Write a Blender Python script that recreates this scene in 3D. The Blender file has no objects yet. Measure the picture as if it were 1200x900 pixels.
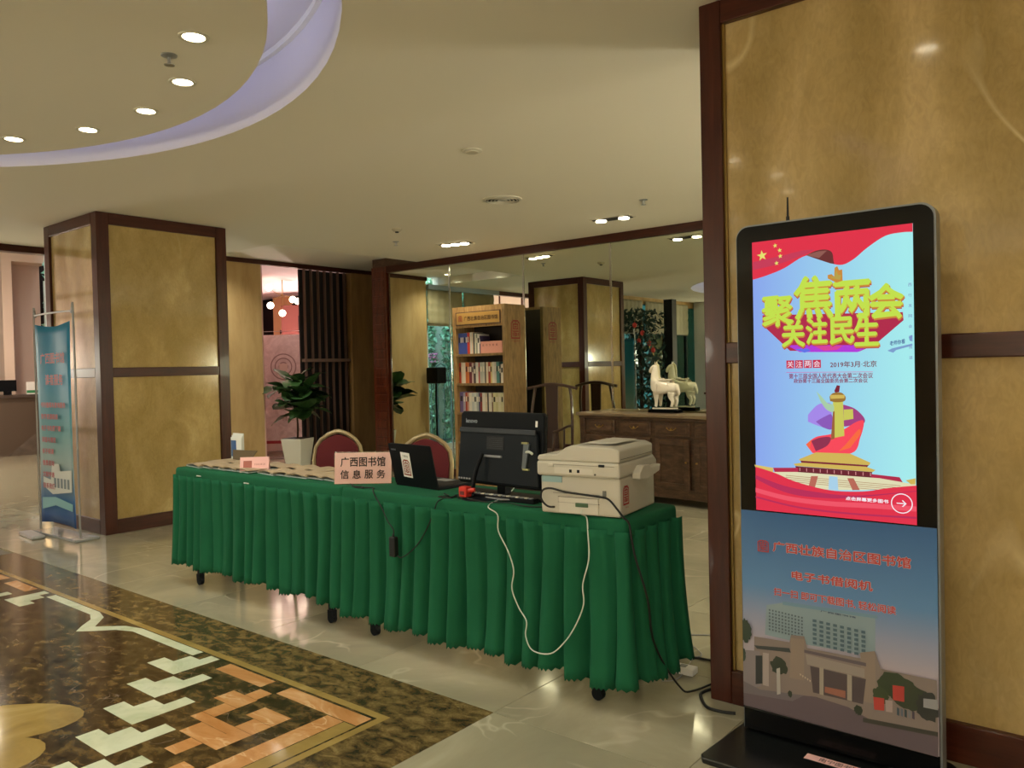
import bpy, bmesh, math, random
from mathutils import Vector, Matrix
random.seed(7)
PI = math.pi
C = bpy.context.scene.collection
SC = bpy.context.scene

# ---------------------------------------------------------------- camera
cam = bpy.data.cameras.new('camera'); camo = bpy.data.objects.new('camera', cam); C.objects.link(camo)
yaw, pitch, roll = 0.889018, -0.019174, -0.022664
F = Vector((-math.cos(yaw)*math.cos(pitch), math.sin(yaw)*math.cos(pitch), math.sin(pitch)))
R0 = F.cross(Vector((0, 0, 1))).normalized(); U0 = R0.cross(F)
Rv = R0*math.cos(roll)+U0*math.sin(roll); Uv = -R0*math.sin(roll)+U0*math.cos(roll)
M = Matrix((Rv, Uv, -F)).transposed().to_4x4(); M.translation = Vector((0, 0, 1.33))
camo.matrix_world = M
cam.sensor_width = 36; cam.lens = 933.82/1200*36; cam.clip_start = .05; cam.clip_end = 200
SC.camera = camo
# ---------------------------------------------------------------- world, exposure
W = bpy.data.worlds.new('world'); SC.world = W; W.use_nodes = True
bg = W.node_tree.nodes['Background']; bg.inputs[0].default_value = (.72, .90, 1, 1); bg.inputs[1].default_value = 7
vs = SC.view_settings; vs.view_transform = 'Standard'; vs.look = 'None'; vs.gamma = 1; vs.exposure = 0.27
WARM = (.98, .94, .80)
DL_W, SP_W, OFF_W, COVE_W, PINK_W, REC_W = 18, 34, 14, 9, 150, 260

GLOBE = 58; TRAY_W = 45
# ---------------------------------------------------------------- materials
def lin(c):
    if isinstance(c, str):
        c = [int(c[i:i+2], 16)/255 for i in (0, 2, 4)]
    return tuple((x/12.92 if x <= .04045 else ((x+.055)/1.055)**2.4) for x in c)+(1,)
MATS = {}
def mat(name, col, rough=.6, metal=0, emit=0, spec=.5, coat=0, trans=0, bump=0, bscale=60, var=0, vscale=8, alpha=1):
    if name in MATS: return MATS[name]
    m = bpy.data.materials.new(name); m.use_nodes = True; nt = m.node_tree
    b = nt.nodes['Principled BSDF']; c = lin(col)
    b.inputs['Base Color'].default_value = c; b.inputs['Roughness'].default_value = rough
    b.inputs['Metallic'].default_value = metal; b.inputs['Specular IOR Level'].default_value = spec
    b.inputs['Coat Weight'].default_value = coat; b.inputs['Transmission Weight'].default_value = trans
    b.inputs['Coat Roughness'].default_value = .06
    if emit:
        b.inputs['Emission Color'].default_value = c; b.inputs['Emission Strength'].default_value = emit
    if bump or var:
        tc = nt.nodes.new('ShaderNodeTexCoord'); n = nt.nodes.new('ShaderNodeTexNoise')
        nt.links.new(tc.outputs['Object'], n.inputs['Vector']); n.inputs['Scale'].default_value = bscale if bump else vscale
        n.inputs['Detail'].default_value = 4
        if bump:
            bp = nt.nodes.new('ShaderNodeBump'); bp.inputs['Strength'].default_value = bump; bp.inputs['Distance'].default_value = .01
            nt.links.new(n.outputs['Fac'], bp.inputs['Height']); nt.links.new(bp.outputs['Normal'], b.inputs['Normal'])
        if var:
            n2 = nt.nodes.new('ShaderNodeTexNoise'); n2.inputs['Scale'].default_value = vscale; n2.inputs['Detail'].default_value = 5
            nt.links.new(tc.outputs['Object'], n2.inputs['Vector'])
            r = nt.nodes.new('ShaderNodeValToRGB'); r.color_ramp.elements[0].position = .3; r.color_ramp.elements[1].position = .7
            r.color_ramp.elements[0].color = tuple(x*(1-var) for x in c[:3])+(1,)
            r.color_ramp.elements[1].color = tuple(min(1, x*(1+var)) for x in c[:3])+(1,)
            nt.links.new(n2.outputs['Fac'], r.inputs[0]); nt.links.new(r.outputs[0], b.inputs['Base Color'])
    MATS[name] = m; return m

def stone(name, cols, pos, scale, stretch=(1, 1, 1), distort=1.5, rough=.12, vein=None, vscale=2, vwidth=.02, per_obj=0, wave=0, coat=.3, detail=8, vamt=.7, bump=0, gate=(.45, .6), fine=0, spec=.5):
    m = bpy.data.materials.new(name); m.use_nodes = True; nt = m.node_tree; L = nt.links.new; N = nt.nodes.new
    b = nt.nodes['Principled BSDF']; b.inputs['Roughness'].default_value = rough; b.inputs['Coat Weight'].default_value = coat
    b.inputs['Coat Roughness'].default_value = .04
    g = N('ShaderNodeNewGeometry'); mp = N('ShaderNodeMapping'); mp.inputs['Scale'].default_value = stretch
    L(g.outputs['Position'], mp.inputs[0]); vec = mp.outputs[0]
    oi = None
    if per_obj:
        oi = N('ShaderNodeObjectInfo'); ad = N('ShaderNodeVectorMath'); ad.operation = 'ADD'
        mu = N('ShaderNodeVectorMath'); mu.operation = 'SCALE'; cb = N('ShaderNodeCombineXYZ')
        for i in range(3): L(oi.outputs['Random'], cb.inputs[i])
        L(cb.outputs[0], mu.inputs[0]); mu.inputs['Scale'].default_value = per_obj
        L(vec, ad.inputs[0]); L(mu.outputs[0], ad.inputs[1]); vec = ad.outputs[0]
    n = N('ShaderNodeTexNoise'); n.inputs['Scale'].default_value = scale; n.inputs['Detail'].default_value = detail
    n.inputs['Distortion'].default_value = distort; n.inputs['Roughness'].default_value = .62; L(vec, n.inputs['Vector'])
    fac = n.outputs['Fac']
    if wave:
        w = N('ShaderNodeTexWave'); w.inputs['Scale'].default_value = wave; w.inputs['Distortion'].default_value = 7
        w.inputs['Detail'].default_value = 4; w.inputs['Detail Scale'].default_value = 1.2; L(vec, w.inputs['Vector'])
        mx = N('ShaderNodeMix'); mx.inputs[0].default_value = .3; L(fac, mx.inputs[2]); L(w.outputs['Fac'], mx.inputs[3]); fac = mx.outputs[0]
    r = N('ShaderNodeValToRGB'); L(fac, r.inputs[0])
    el = r.color_ramp.elements
    while len(el) < len(cols): el.new(.5)
    for e, c, q in zip(el, cols, pos): e.position = q; e.color = lin(c)
    out = r.outputs[0]; b.inputs['Specular IOR Level'].default_value = spec
    if fine:
        fn = N('ShaderNodeTexNoise'); fn.inputs['Scale'].default_value = scale*9; fn.inputs['Detail'].default_value = 3; fn.inputs['Distortion'].default_value = 1.5; L(vec, fn.inputs['Vector'])
        fm = N('ShaderNodeMapRange'); fm.inputs['To Min'].default_value = 1-fine; fm.inputs['To Max'].default_value = 1+fine; fm.inputs['From Min'].default_value = .3; fm.inputs['From Max'].default_value = .7; L(fn.outputs['Fac'], fm.inputs['Value'])
        vm = N('ShaderNodeVectorMath'); vm.operation = 'SCALE'; L(out, vm.inputs[0]); L(fm.outputs[0], vm.inputs['Scale']); out = vm.outputs[0]
    if vein:
        v = N('ShaderNodeTexNoise'); v.inputs['Scale'].default_value = vscale; v.inputs['Detail'].default_value = 3; v.inputs['Distortion'].default_value = .8
        L(vec, v.inputs['Vector'])
        s = N('ShaderNodeMath'); s.operation = 'SUBTRACT'; s.inputs[1].default_value = .5; L(v.outputs['Fac'], s.inputs[0])
        a = N('ShaderNodeMath'); a.operation = 'ABSOLUTE'; L(s.outputs[0], a.inputs[0])
        mr = N('ShaderNodeMapRange'); mr.inputs['From Min'].default_value = 0; mr.inputs['From Max'].default_value = vwidth
        mr.inputs['To Min'].default_value = vamt; mr.inputs['To Max'].default_value = 0; L(a.outputs[0], mr.inputs['Value'])
        v2 = N('ShaderNodeTexNoise'); v2.inputs['Scale'].default_value = vscale*1.7; L(vec, v2.inputs['Vector'])
        gt = N('ShaderNodeMapRange'); gt.inputs['From Min'].default_value = gate[0]; gt.inputs['From Max'].default_value = gate[1]; L(v2.outputs['Fac'], gt.inputs['Value'])
        ml = N('ShaderNodeMath'); ml.operation = 'MULTIPLY'; L(mr.outputs[0], ml.inputs[0]); L(gt.outputs[0], ml.inputs[1])
        mx = N('ShaderNodeMix'); mx.data_type = 'RGBA'; L(ml.outputs[0], mx.inputs[0]); L(out, mx.inputs[6]); mx.inputs[7].default_value = lin(vein); out = mx.outputs[2]
    L(out, b.inputs['Base Color'])
    if bump:
        bp = N('ShaderNodeBump'); bp.inputs['Strength'].default_value = bump; bp.inputs['Distance'].default_value = .004
        L(fac, bp.inputs['Height']); L(bp.outputs[0], b.inputs['Normal'])
    MATS[name] = m; return m

paint = mat('ceiling_paint', 'e6e0d0', .85)
paint_w = mat('ceiling_paint_white', 'eeeae0', .8)
lilac = mat('cove_paint', 'dedce8', .8)
wallpaper = stone('beige_wallpaper', ['a8895a', 'b89a68', 'c0a374'], [.3, .5, .7], 6, (1, 1, .25), .3, .75, coat=0, detail=4)
brownp = stone('brown_panel', ['8a6a42', '9c7a4e', 'aa8858'], [.3, .5, .7], 8, (1, 1, .2), .4, .5, coat=0, detail=5)
wood = stone('dark_wood', ['34160e', '401c12', '4c2417'], [.3, .5, .72], 7, (4, 4, .4), .4, .3, coat=.05, detail=4, spec=.3)
wood_h = stone('dark_wood_horizontal', ['34160e', '401c12', '4c2417'], [.3, .5, .72], 7, (.5, .5, 6), .4, .3, coat=.05, detail=4, spec=.3)
redwood = stone('red_wood', ['3c160c', '54220f', '6a3018'], [.3, .5, .72], 7, (3, 3, .6), .6, .3, coat=.2, detail=5)
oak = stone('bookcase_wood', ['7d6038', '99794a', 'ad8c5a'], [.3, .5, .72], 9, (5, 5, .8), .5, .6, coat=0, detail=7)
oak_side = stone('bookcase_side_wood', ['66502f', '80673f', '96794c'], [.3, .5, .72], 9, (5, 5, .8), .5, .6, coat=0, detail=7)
walnut = stone('dresser_wood', ['3c2a1e', '523b2b', '6a4f3a'], [.3, .5, .72], 9, (1, 3, 3), .5, .35, coat=.2, detail=6)
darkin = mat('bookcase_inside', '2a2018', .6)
onyx = stone('onyx_marble', ['9d8655', 'a8905f', 'b29a69', 'bda576'], [.3, .45, .58, .72], 4.5, (1, 1, .5), 1.0, .1, 'e6d3a8', .9, .006, wave=.8, coat=.2, vamt=.45, gate=(.36, .5), fine=.09)
onyx_c = stone('onyx_marble_column', ['a08a56', 'ab9460', 'b6a06b', 'c2ae7b'], [.3, .45, .58, .72], 4.5, (1, 1, .6), 1.2, .12, 'ddcf9f', 1.1, .005, wave=1.0, coat=.25, vamt=.2, fine=.08)
tile = stone('cream_tile', ['948f7a', '9f9981', 'aaa48b', 'b5af97'], [.28, .45, .6, .75], 1.1, (1, 1, 1), 1.6, .1, 'd8cdb4', 1.3, .014, per_obj=40, coat=.15, vamt=.5)
emper = stone('brown_marble', ['34281a', '54452a', '73603a', '968257'], [.34, .46, .57, .74], 13, (1, 1.5, 1), .5, .13, 'a89468', 5, .006, coat=0, detail=15, vamt=.3, fine=.25, spec=.35)
emper2 = stone('dark_brown_marble', ['261c12', '44351f', '635030', '877249'], [.34, .47, .6, .78], 12, (1, 1.5, 1), .5, .12, 'a79d94', 3.2, .004, coat=0, detail=15, vamt=.4, fine=.25, spec=.4)
inw = stone('white_marble_inlay', ['b9c4a4', 'cdd5b8', 'd8dfc6'], [.3, .5, .7], 6, (1, 1, 1), 1, .1, '9aa38a', 7, .015, coat=.2, vamt=.4)
ino = stone('orange_marble_inlay', ['b47c48', 'c8935e', 'dcb284'], [.3, .5, .7], 3, (1, 2.5, 1), 1.2, .1, 'e8c69a', 3, .02, coat=.2)
ing = stone('gold_marble_inlay', ['8c7440', 'a0874c', 'b0985e'], [.3, .5, .7], 3, (1, 1, 1), 1, .1, coat=.2)
grout = mat('grout', '6e6654', .8)
black = mat('black_plastic', '0a0d11', .5, spec=.15)
blackg = mat('black_gloss', '050608', .12, spec=.22)
blackr = mat('black_rubber', '0a0a0a', .6)
navyp = mat('dark_grey_plastic', '10161c', .5, spec=.2)
greyp = mat('grey_plastic', '8a8c8e', .45)
silver = mat('silver_metal', 'b9bcc0', .3, metal=.9)
chrome = mat('chrome', 'd0d0d0', .12, metal=1)
brass = mat('gold_metal', 'a8874a', .3, metal=.8); champ = mat('champagne_frame', 'a08f6c', .35, metal=.5)
greenc = mat('green_cloth', '1c5c3f', .9, bump=.25, bscale=700, var=.06, vscale=5, spec=.15)
whitep = mat('white_plastic', 'd0ccbc', .45)
whitep2 = mat('white_plastic_shade', 'b9b29c', .5)
white = mat('white', 'eeeeea', .5)
ceramic = mat('white_glaze', 'e9e2d2', .2, coat=.6)
potm = mat('white_pot', 'ecece0', .3, coat=.3)
leafm = mat('leaf_green', '31542a', .4, var=.35, vscale=6, coat=.1)
stemm = mat('stem_brown', '3b2a1a', .8)
soil = mat('soil', '1e1610', .95, bump=.5)
redf = mat('wine_fabric', '5e141c', .85, bump=.2, bscale=300)
pinkp = mat('pink_paper', 'f0bfbc', .7)
ink = mat('black_ink', '1c1414', .8)
redink = mat('red_ink', 'a52a25', .7)
def clear(name, col, ior=1.45):
    m = bpy.data.materials.new(name); m.use_nodes = True; nt = m.node_tree; nt.nodes.remove(nt.nodes['Principled BSDF'])
    a = nt.nodes.new('ShaderNodeBsdfTransparent'); a.inputs[0].default_value = col+(1,); g = nt.nodes.new('ShaderNodeBsdfGlossy'); g.inputs['Roughness'].default_value = .03
    x = nt.nodes.new('ShaderNodeMixShader'); lw = nt.nodes.new('ShaderNodeLayerWeight'); lw.inputs[0].default_value = .5
    pw = nt.nodes.new('ShaderNodeMath'); pw.operation = 'POWER'; pw.inputs[1].default_value = 4; nt.links.new(lw.outputs['Facing'], pw.inputs[0])
    f = nt.nodes.new('ShaderNodeMapRange'); f.inputs['To Min'].default_value = .03; f.inputs['To Max'].default_value = .8; nt.links.new(pw.outputs[0], f.inputs['Value'])
    for p, q in ((f.outputs[0], x.inputs[0]), (a.outputs[0], x.inputs[1]), (g.outputs[0], x.inputs[2]), (x.outputs[0], nt.nodes['Material Output'].inputs[0])): nt.links.new(p, q)
    return m
glass = clear('clear_plastic', (.97, .98, .97))
mirror = mat('mirror_glass', 'd6dccb', .0, metal=1)
cable_w = mat('white_cable', 'c9cfc2', .5)
red_pl = mat('red_plastic', 'c22e22', .35)
kraft = mat('brown_brochure', 'ab987c', .55, var=.12, vscale=25)
paperw = mat('paper_white', 'd8dcd6', .7)
paperb = mat('paper_bluegreen', 'a4b0ac', .7)

# ---------------------------------------------------------------- mesh helpers
class MB:
    def __init__(s): s.v = []; s.f = []; s.mi = []; s.ms = []
    def m(s, mt):
        if mt not in s.ms: s.ms.append(mt)
        return s.ms.index(mt)
    def add(s, vs, fs, mt=None, M=None):
        o = len(s.v); s.v += [tuple(M @ Vector(v)) if M else tuple(v) for v in vs]
        k = s.m(mt) if mt else 0
        for f in fs: s.f.append(tuple(i+o for i in f)); s.mi.append(k)
        return s
    def box(s, x0, x1, y0, y1, z0, z1, mt=None, M=None):
        v = [(x, y, z) for z in (z0, z1) for y in (y0, y1) for x in (x0, x1)]
        return s.add(v, [(0, 2, 3, 1), (4, 5, 7, 6), (0, 1, 5, 4), (2, 6, 7, 3), (0, 4, 6, 2), (1, 3, 7, 5)], mt, M)
    def cyl(s, p0, p1, r0, r1=None, n=16, mt=None, M=None, cap=True):
        r1 = r0 if r1 is None else r1; p0 = Vector(p0); p1 = Vector(p1); d = (p1-p0).normalized()
        a = d.orthogonal().normalized(); b = d.cross(a); v = []
        for p, r in ((p0, r0), (p1, r1)):
            v += [p+(a*math.cos(2*PI*i/n)+b*math.sin(2*PI*i/n))*r for i in range(n)]
        f = [(i, (i+1) % n, n+(i+1) % n, n+i) for i in range(n)]
        if cap: f += [tuple(range(n))[::-1], tuple(range(n, 2*n))]
        return s.add(v, f, mt, M)
    def lathe(s, prof, n=20, mt=None, M=None, c=(0, 0)):
        v = [(c[0]+r*math.cos(2*PI*i/n), c[1]+r*math.sin(2*PI*i/n), z) for r, z in prof for i in range(n)]
        f = [(k*n+i, k*n+(i+1) % n, (k+1)*n+(i+1) % n, (k+1)*n+i) for k in range(len(prof)-1) for i in range(n)]
        f += [tuple(range(n))[::-1], tuple(range((len(prof)-1)*n, len(prof)*n))]
        return s.add(v, f, mt, M)
    def hoop(s, prof, n=24, mt=None, c=(0, 0)):
        v = [(c[0]+r*math.cos(2*PI*i/n), c[1]+r*math.sin(2*PI*i/n), z) for r, z in prof for i in range(n)]; k = len(prof)
        return s.add(v, [(q*n+i, q*n+(i+1) % n, ((q+1) % k)*n+(i+1) % n, ((q+1) % k)*n+i) for q in range(k) for i in range(n)], mt)
    def prism(s, pts, a, b, axis='y', mt=None, M=None):
        # pts: 2d outline; extruded from a to b along axis
        def P(u, w, t): return {'y': (u, t, w), 'z': (u, w, t), 'x': (t, u, w)}[axis]
        n = len(pts); v = [P(u, w, a) for u, w in pts]+[P(u, w, b) for u, w in pts]
        f = [tuple(range(n)), tuple(range(n, 2*n))[::-1]]+[(i, i+n, (i+1) % n+n, (i+1) % n) for i in range(n)]
        return s.add(v, f, mt, M)
    def tube(s, pts, r, n=6, mt=None, sm=4, M=None):
        P = [Vector(p) for p in pts]
        if sm > 1 and len(P) > 2:
            Q = []
            for i in range(len(P)-1):
                p0 = P[max(i-1, 0)]; p1 = P[i]; p2 = P[i+1]; p3 = P[min(i+2, len(P)-1)]
                for k in range(sm):
                    t = k/sm
                    Q.append(.5*((2*p1)+(-p0+p2)*t+(2*p0-5*p1+4*p2-p3)*t*t+(-p0+3*p1-3*p2+p3)*t**3))
            Q.append(P[-1]); P = Q
        v = []; up = None
        for i, p in enumerate(P):
            d = (P[min(i+1, len(P)-1)]-P[max(i-1, 0)]).normalized()
            a = d.orthogonal().normalized() if up is None else (up-d*up.dot(d)).normalized()
            up = a; b = d.cross(a)
            rr = r[min(i*len(r)//len(P), len(r)-1)] if isinstance(r, (list, tuple)) else r
            v += [p+(a*math.cos(2*PI*k/n)+b*math.sin(2*PI*k/n))*rr for k in range(n)]
        f = [(i*n+k, i*n+(k+1) % n, (i+1)*n+(k+1) % n, (i+1)*n+k) for i in range(len(P)-1) for k in range(n)]
        f += [tuple(range(n))[::-1], tuple(range((len(P)-1)*n, len(P)*n))]
        return s.add(v, f, mt, M)
    def build(s, name, mt=None, parent=None, smooth=False, bevel=0, loc=None, seg=2):
        me = bpy.data.meshes.new(name); me.from_pydata(s.v, [], s.f)
        ms = s.ms or [mt]
        for q in ms: me.materials.append(q)
        if len(ms) > 1: me.polygons.foreach_set('material_index', s.mi)
        bm = bmesh.new(); bm.from_mesh(me); bmesh.ops.recalc_face_normals(bm, faces=bm.faces); bm.to_mesh(me); bm.free()
        if smooth:
            me.polygons.foreach_set('use_smooth', [True]*len(me.polygons)); me.set_sharp_from_angle(angle=math.radians(40))
        me.update()
        o = bpy.data.objects.new(name, me); C.objects.link(o)
        if parent: o.parent = parent
        if loc: o.location = loc
        if bevel:
            b = o.modifiers.new('bevel', 'BEVEL'); b.width = bevel; b.segments = seg; b.limit_method = 'ANGLE'; b.angle_limit = math.radians(40)
        return o
def tag(o, label=None, cat=None, group=None, kind=None):
    if label: o['label'] = label
    if cat: o['category'] = cat
    if group: o['group'] = group
    if kind: o['kind'] = kind
    return o
def thing(name, label, cat, loc=(0, 0, 0), rz=0, group=None):
    o = bpy.data.objects.new(name, None); C.objects.link(o); o.location = loc; o.rotation_euler = (0, 0, rz)
    o.empty_display_size = .1
    return tag(o, label, cat, group)
def struct(name, mb=None, mt=None, **k):
    if mb is None:
        o = bpy.data.objects.new(name, None); C.objects.link(o)
    else: o = mb.build(name, mt, **k)
    o['kind'] = 'structure'; return o
def copy_tree(o, parent=None):
    c = o.copy(); C.objects.link(c)
    if parent: c.parent = parent
    for ch in list(o.children): copy_tree(ch, c)
    return c
def strip(o):
    return o
_tc = {}
def text_mesh(s, w=0.0):
    if (s, w) in _tc: return _tc[(s, w)]
    cu = bpy.data.curves.new('lettering', 'FONT'); cu.body = s; cu.size = 1; cu.resolution_u = 2
    ob = bpy.data.objects.new('lettering', cu); C.objects.link(ob)
    dg = bpy.context.evaluated_depsgraph_get()
    me = bpy.data.meshes.new_from_object(ob.evaluated_get(dg))
    v = [tuple(p.co) for p in me.vertices]; f = [tuple(p.vertices) for p in me.polygons]
    bpy.data.objects.remove(ob); bpy.data.curves.remove(cu); bpy.data.meshes.remove(me)
    _tc[(s, w)] = (v, f); return v, f
def put_text(mb, s, x0, x1, z0, z1, y, mt=None, bold=0, M=None, shear=0, depth=0):
    """lettering fitted into the box x0..x1, z0..z1 on the plane y (reads from -y)"""
    v, f = text_mesh(s)
    if not v: return mb
    ax = min(p[0] for p in v); bx = max(p[0] for p in v); ay = min(p[1] for p in v); by = max(p[1] for p in v)
    offs = [(0, 0)] if not bold else [(-bold, 0), (bold, 0), (0, bold), (0, -bold)]
    for i, (ox, oz) in enumerate(offs):
        vv = [(x0+(p[0]-ax)/(bx-ax)*(x1-x0)+ox, y-i*.00002, z0+(p[1]-ay)/(by-ay)*(z1-z0)+oz+shear*((p[0]-ax)/(bx-ax)-.5)) for p in v]
        mb.add(vv, f, mt, M)
        if depth:
            mb.add([(a, b+depth, c) for a, b, c in vv], f, mt, M)
    return mb
def seal(mb, x0, x1, z0, z1, y, mt, M=None):
    """square library seal: rounded outline with maze strokes"""
    w = x1-x0; h = z1-z0; t = .085
    def b(a, c, d, e): mb.box(x0+a*w, x0+c*w, y, y+.0006, z0+d*h, z0+e*h, mt, M)
    b(0, t, .0, .86); b(1-t, 1, .0, .86); b(.05, .95, 0, t); b(.2, .8, 1-t, 1); b(.08, .25, .84, .93); b(.75, .92, .84, .93)
    b(.2, .8, .74, .81); b(.46, .54, .81, 1); b(.2, .28, .5, .81); b(.72, .8, .5, .81); b(.2, .8, .5, .57)
    b(.36, .64, .61, .68); b(.16, .84, .38, .44); b(.18, .26, .16, .33); b(.34, .42, .16, .38); b(.34, .66, .16, .23)
    b(.58, .66, .16, .33); b(.74, .82, .16, .33); b(.42, .58, .27, .33)

# ================================================================ SETTING
H = 2.731; YM = 7.259; XW = -9.25
# floor: bedding slab plus single tiles
fl = struct('floor', MB().box(-18.5, 3.6, -7, 9.6, -.12, -.012), grout)
TS = .8
tmesh = None; tiles = 0
x_org, y_org = -2.01, 2.316
mx0, mx1, my0, my1 = -6.85, -2.01, -2.496, 2.316
def tile_obj(x0, x1, y0, y1, mt=tile, cache={}):
    key = (round(x1-x0, 3), round(y1-y0, 3), mt.name)
    if key not in cache:
        w, d = key[0], key[1]
        m = MB(); b = .0015; g = .0012
        v = [(g, g, -.012), (w-g, g, -.012), (w-g, d-g, -.012), (g, d-g, -.012),
             (g, g, -b*.5), (w-g, g, -b*.5), (w-g, d-g, -b*.5), (g, d-g, -b*.5),
             (g+b, g+b, 0), (w-g-b, g+b, 0), (w-g-b, d-g-b, 0), (g+b, d-g-b, 0)]
        f = [(0, 1, 5, 4), (1, 2, 6, 5), (2, 3, 7, 6), (3, 0, 4, 7), (4, 5, 9, 8), (5, 6, 10, 9), (6, 7, 11, 10), (7, 4, 8, 11), (8, 9, 10, 11)]
        o = m.add(v, f, mt).build('tile', mt, fl); cache[key] = o
    else:
        o = cache[key].copy(); C.objects.link(o)
    o.location = (x0, y0, 0); return o
xs = []
a = x_org
while a > -9.0: xs.append((a-TS, a)); a -= TS
a = x_org
while a < 1.9: xs.append((a, a+TS)); a += TS
ys = []
a = y_org
while a < 7.2: ys.append((a, min(a+TS, 7.30))); a += TS
for (p, q) in xs:
    for (r, s) in ys: tile_obj(p, q, r, s)
a = y_org
while a > -2.2:
    for (p, q) in xs:
        if p >= x_org-.01 and q <= 1.2: tile_obj(p, q, a-TS, a)
        if q <= -6.85: tile_obj(p, q, a-TS, a)
    a -= TS
# strip of tile west of the mosaic and coarse stone floor far off
big = MB()
far_f = MB()
far_f.box(-6.81, -6.85+.0, -.7, -.6, -.012, -.011)
FL2 = MB()
FL2.box(-18.4, -9.21, 1.15, 9.5, -.012, 0); FL2.box(-9.21, -8.41, 7.31, 9.5, -.012, 0)
FL2.box(-8.4, 3.5, -6.9, -2.497, -.012, -.0002); FL2.box(1.19, 3.5, -2.49, 2.3, -.012, -.0002); FL2.box(1.99, 3.5, 2.3, 9.5, -.012, -.0002)
FL2.box(-8.4, 1.99, 7.31, 9.5, -.012, -.0002)
o = FL2.build('outer_floor_stone', tile, fl); o['kind'] = 'stuff'

# marble mosaic field
def slab(pts, mt, name='inlay_stone', z=.0009, parent=None):
    m = MB().prism(pts, -.006, z, 'z', mt); return m.build(name, mt, parent)
mos = fl
g0, g1 = 2.04, 2.316
slab([(mx0, my0), (mx1, my0), (mx1, my1), (mx0, my1)], emper, 'border_stone', .0001, mos)
CX = -4.43; CY = -.09
slab([(-6.53, -2.19), (-2.33, -2.19), (-2.33, 2.01), (-6.53, 2.01)], emper2, 'field_stone', .0004, mos)
def quad(pts, mt, both=True, name='inlay_stone', z=.0009):
    for sx in ((1, -1) if both else (1,)):
        for sy in (1, -1):
            P = [((x-CX)*sx+CX, (y-CY)*sy+CY) for x, y in pts]
            slab(P, mt, name, z, mos)
# gold frame band
for (p, q, r, s) in ((-6.56, -2.30, 2.01, 2.045), (-6.56, -2.30, -2.225, -2.19), (-2.335, -2.30, -2.19, 2.01), (-6.56, -6.525, -2.19, 2.01)):
    slab([(p, r), (q, r), (q, s), (p, s)], ing, 'inlay_stone', .0009, mos)
G = .0835
def brick(x, y, w, h, mt): quad([(x, y), (x+w*G, y), (x+w*G, y+h*G), (x, y+h*G)], mt)
# white zig-zag steps running down the diagonal
def step(x, y):
    quad([(x, y), (x, y+G), (x+G, y+G), (x+G, y+2*G), (x+2*G, y+2*G), (x+2*G, y+3*G), (x+3*G, y+3*G), (x+3*G, y)], inw)
for k in range(6):
    x = -3.663+k*.1785; y = 1.772-k*.1785
    if k == 0:
        quad([(x, y), (x, y+G), (x+G, y+G), (x+G, y+2*G), (x+2*G, y+2*G), (x+2*G, y+2.7*G), (x+2.9*G, y+2.7*G), (x+2.9*G, y)], inw)
    else:
        quad([(x, y), (x, y+G), (x+G, y+G), (x+G, y+2*G), (x+2*G, y+2*G), (x+2*G, y+3.1*G), (x+3*G, y+3.1*G), (x+3*G, y)][0:2]+[(x+G, y+G), (x+G, y+2*G), (x+2*G, y+2*G), (x+2*G, y+3.1*G), (x+2.95*G, y+3.1*G), (x+2.95*G, y)], inw)
# white ogee ribbon along the edge
rib = [(-3.577, 2.003), (-4.20, 2.003)]
quad([(-3.577, 1.950), (-3.577, 2.003), (-4.18, 2.003), (-4.18, 1.950)], inw)
quad([(-4.18, 1.950), (-4.18, 2.003), (-4.30, 1.972), (-4.385, 1.905), (-4.43, 1.868), (-4.43, 1.772), (-4.36, 1.83), (-4.28, 1.91)], inw)
# orange fretwork in the corners
quad([(-3.325, 1.92), (-3.325, 1.995), (-2.975, 1.995), (-2.975, 1.92)], ino)
quad([(-2.86, 1.92), (-2.86, 1.995), (-2.42, 1.995), (-2.35, 1.995), (-2.35, 1.92), (-2.51, 1.92)], ino)
quad([(-2.515, 1.30), (-2.515, 1.915), (-2.42, 1.915), (-2.42, 1.30)], ino)
quad([(-2.415, 1.30), (-2.415, 1.915), (-2.345, 1.915), (-2.345, 1.30)], ing)
fret = [(-2.771, 1.392), (-2.771, 1.50), (-2.861, 1.50), (-2.861, 1.588), (-2.948, 1.588), (-2.948, 1.74), (-3.035, 1.74), (-3.035, 1.832), (-2.955, 1.832), (-2.955, 1.908), (-2.872, 1.908), (-2.862, 1.724), (-2.862, 1.640), (-2.72, 1.640), (-2.72, 1.724), (-2.778, 1.724), (-2.778, 1.812), (-2.605, 1.812), (-2.605, 1.495), (-2.692, 1.495), (-2.692, 1.392)]
def fr(a, b, c, d): quad([(a, c), (b, c), (b, d), (a, d)], ino)
fr(-2.771, -2.692, 1.392, 1.495); fr(-2.861, -2.692, 1.497, 1.588); fr(-2.692, -2.605, 1.497, 1.640); fr(-2.948, -2.692, 1.59, 1.640)
fr(-2.948, -2.862, 1.642, 1.738); fr(-3.035, -2.862, 1.74, 1.832); fr(-2.955, -2.872, 1.834, 1.908); fr(-2.72, -2.605, 1.642, 1.724); fr(-2.778, -2.605, 1.726, 1.812)
fr(-2.62, -2.55, 1.30, 1.385)
# gold flower medallion
aa = math.radians(50)
pts = [(-3.53+.36*math.cos(2*PI*q/26)*math.cos(aa)-.19*math.sin(2*PI*q/26)*math.sin(aa), 1.06+.36*math.cos(2*PI*q/26)*math.sin(aa)+.19*math.sin(2*PI*q/26)*math.cos(aa)) for q in range(26)]
quad(pts, ing); quad([(-3.19+.15*math.cos(2*PI*q/18), 1.0+.15*math.sin(2*PI*q/18)) for q in range(18)], ing, z=.0013)
quad([(-3.44+.2*math.cos(2*PI*q/18), .80+.2*math.sin(2*PI*q/18)) for q in range(18)], ing, z=.0017)

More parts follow.
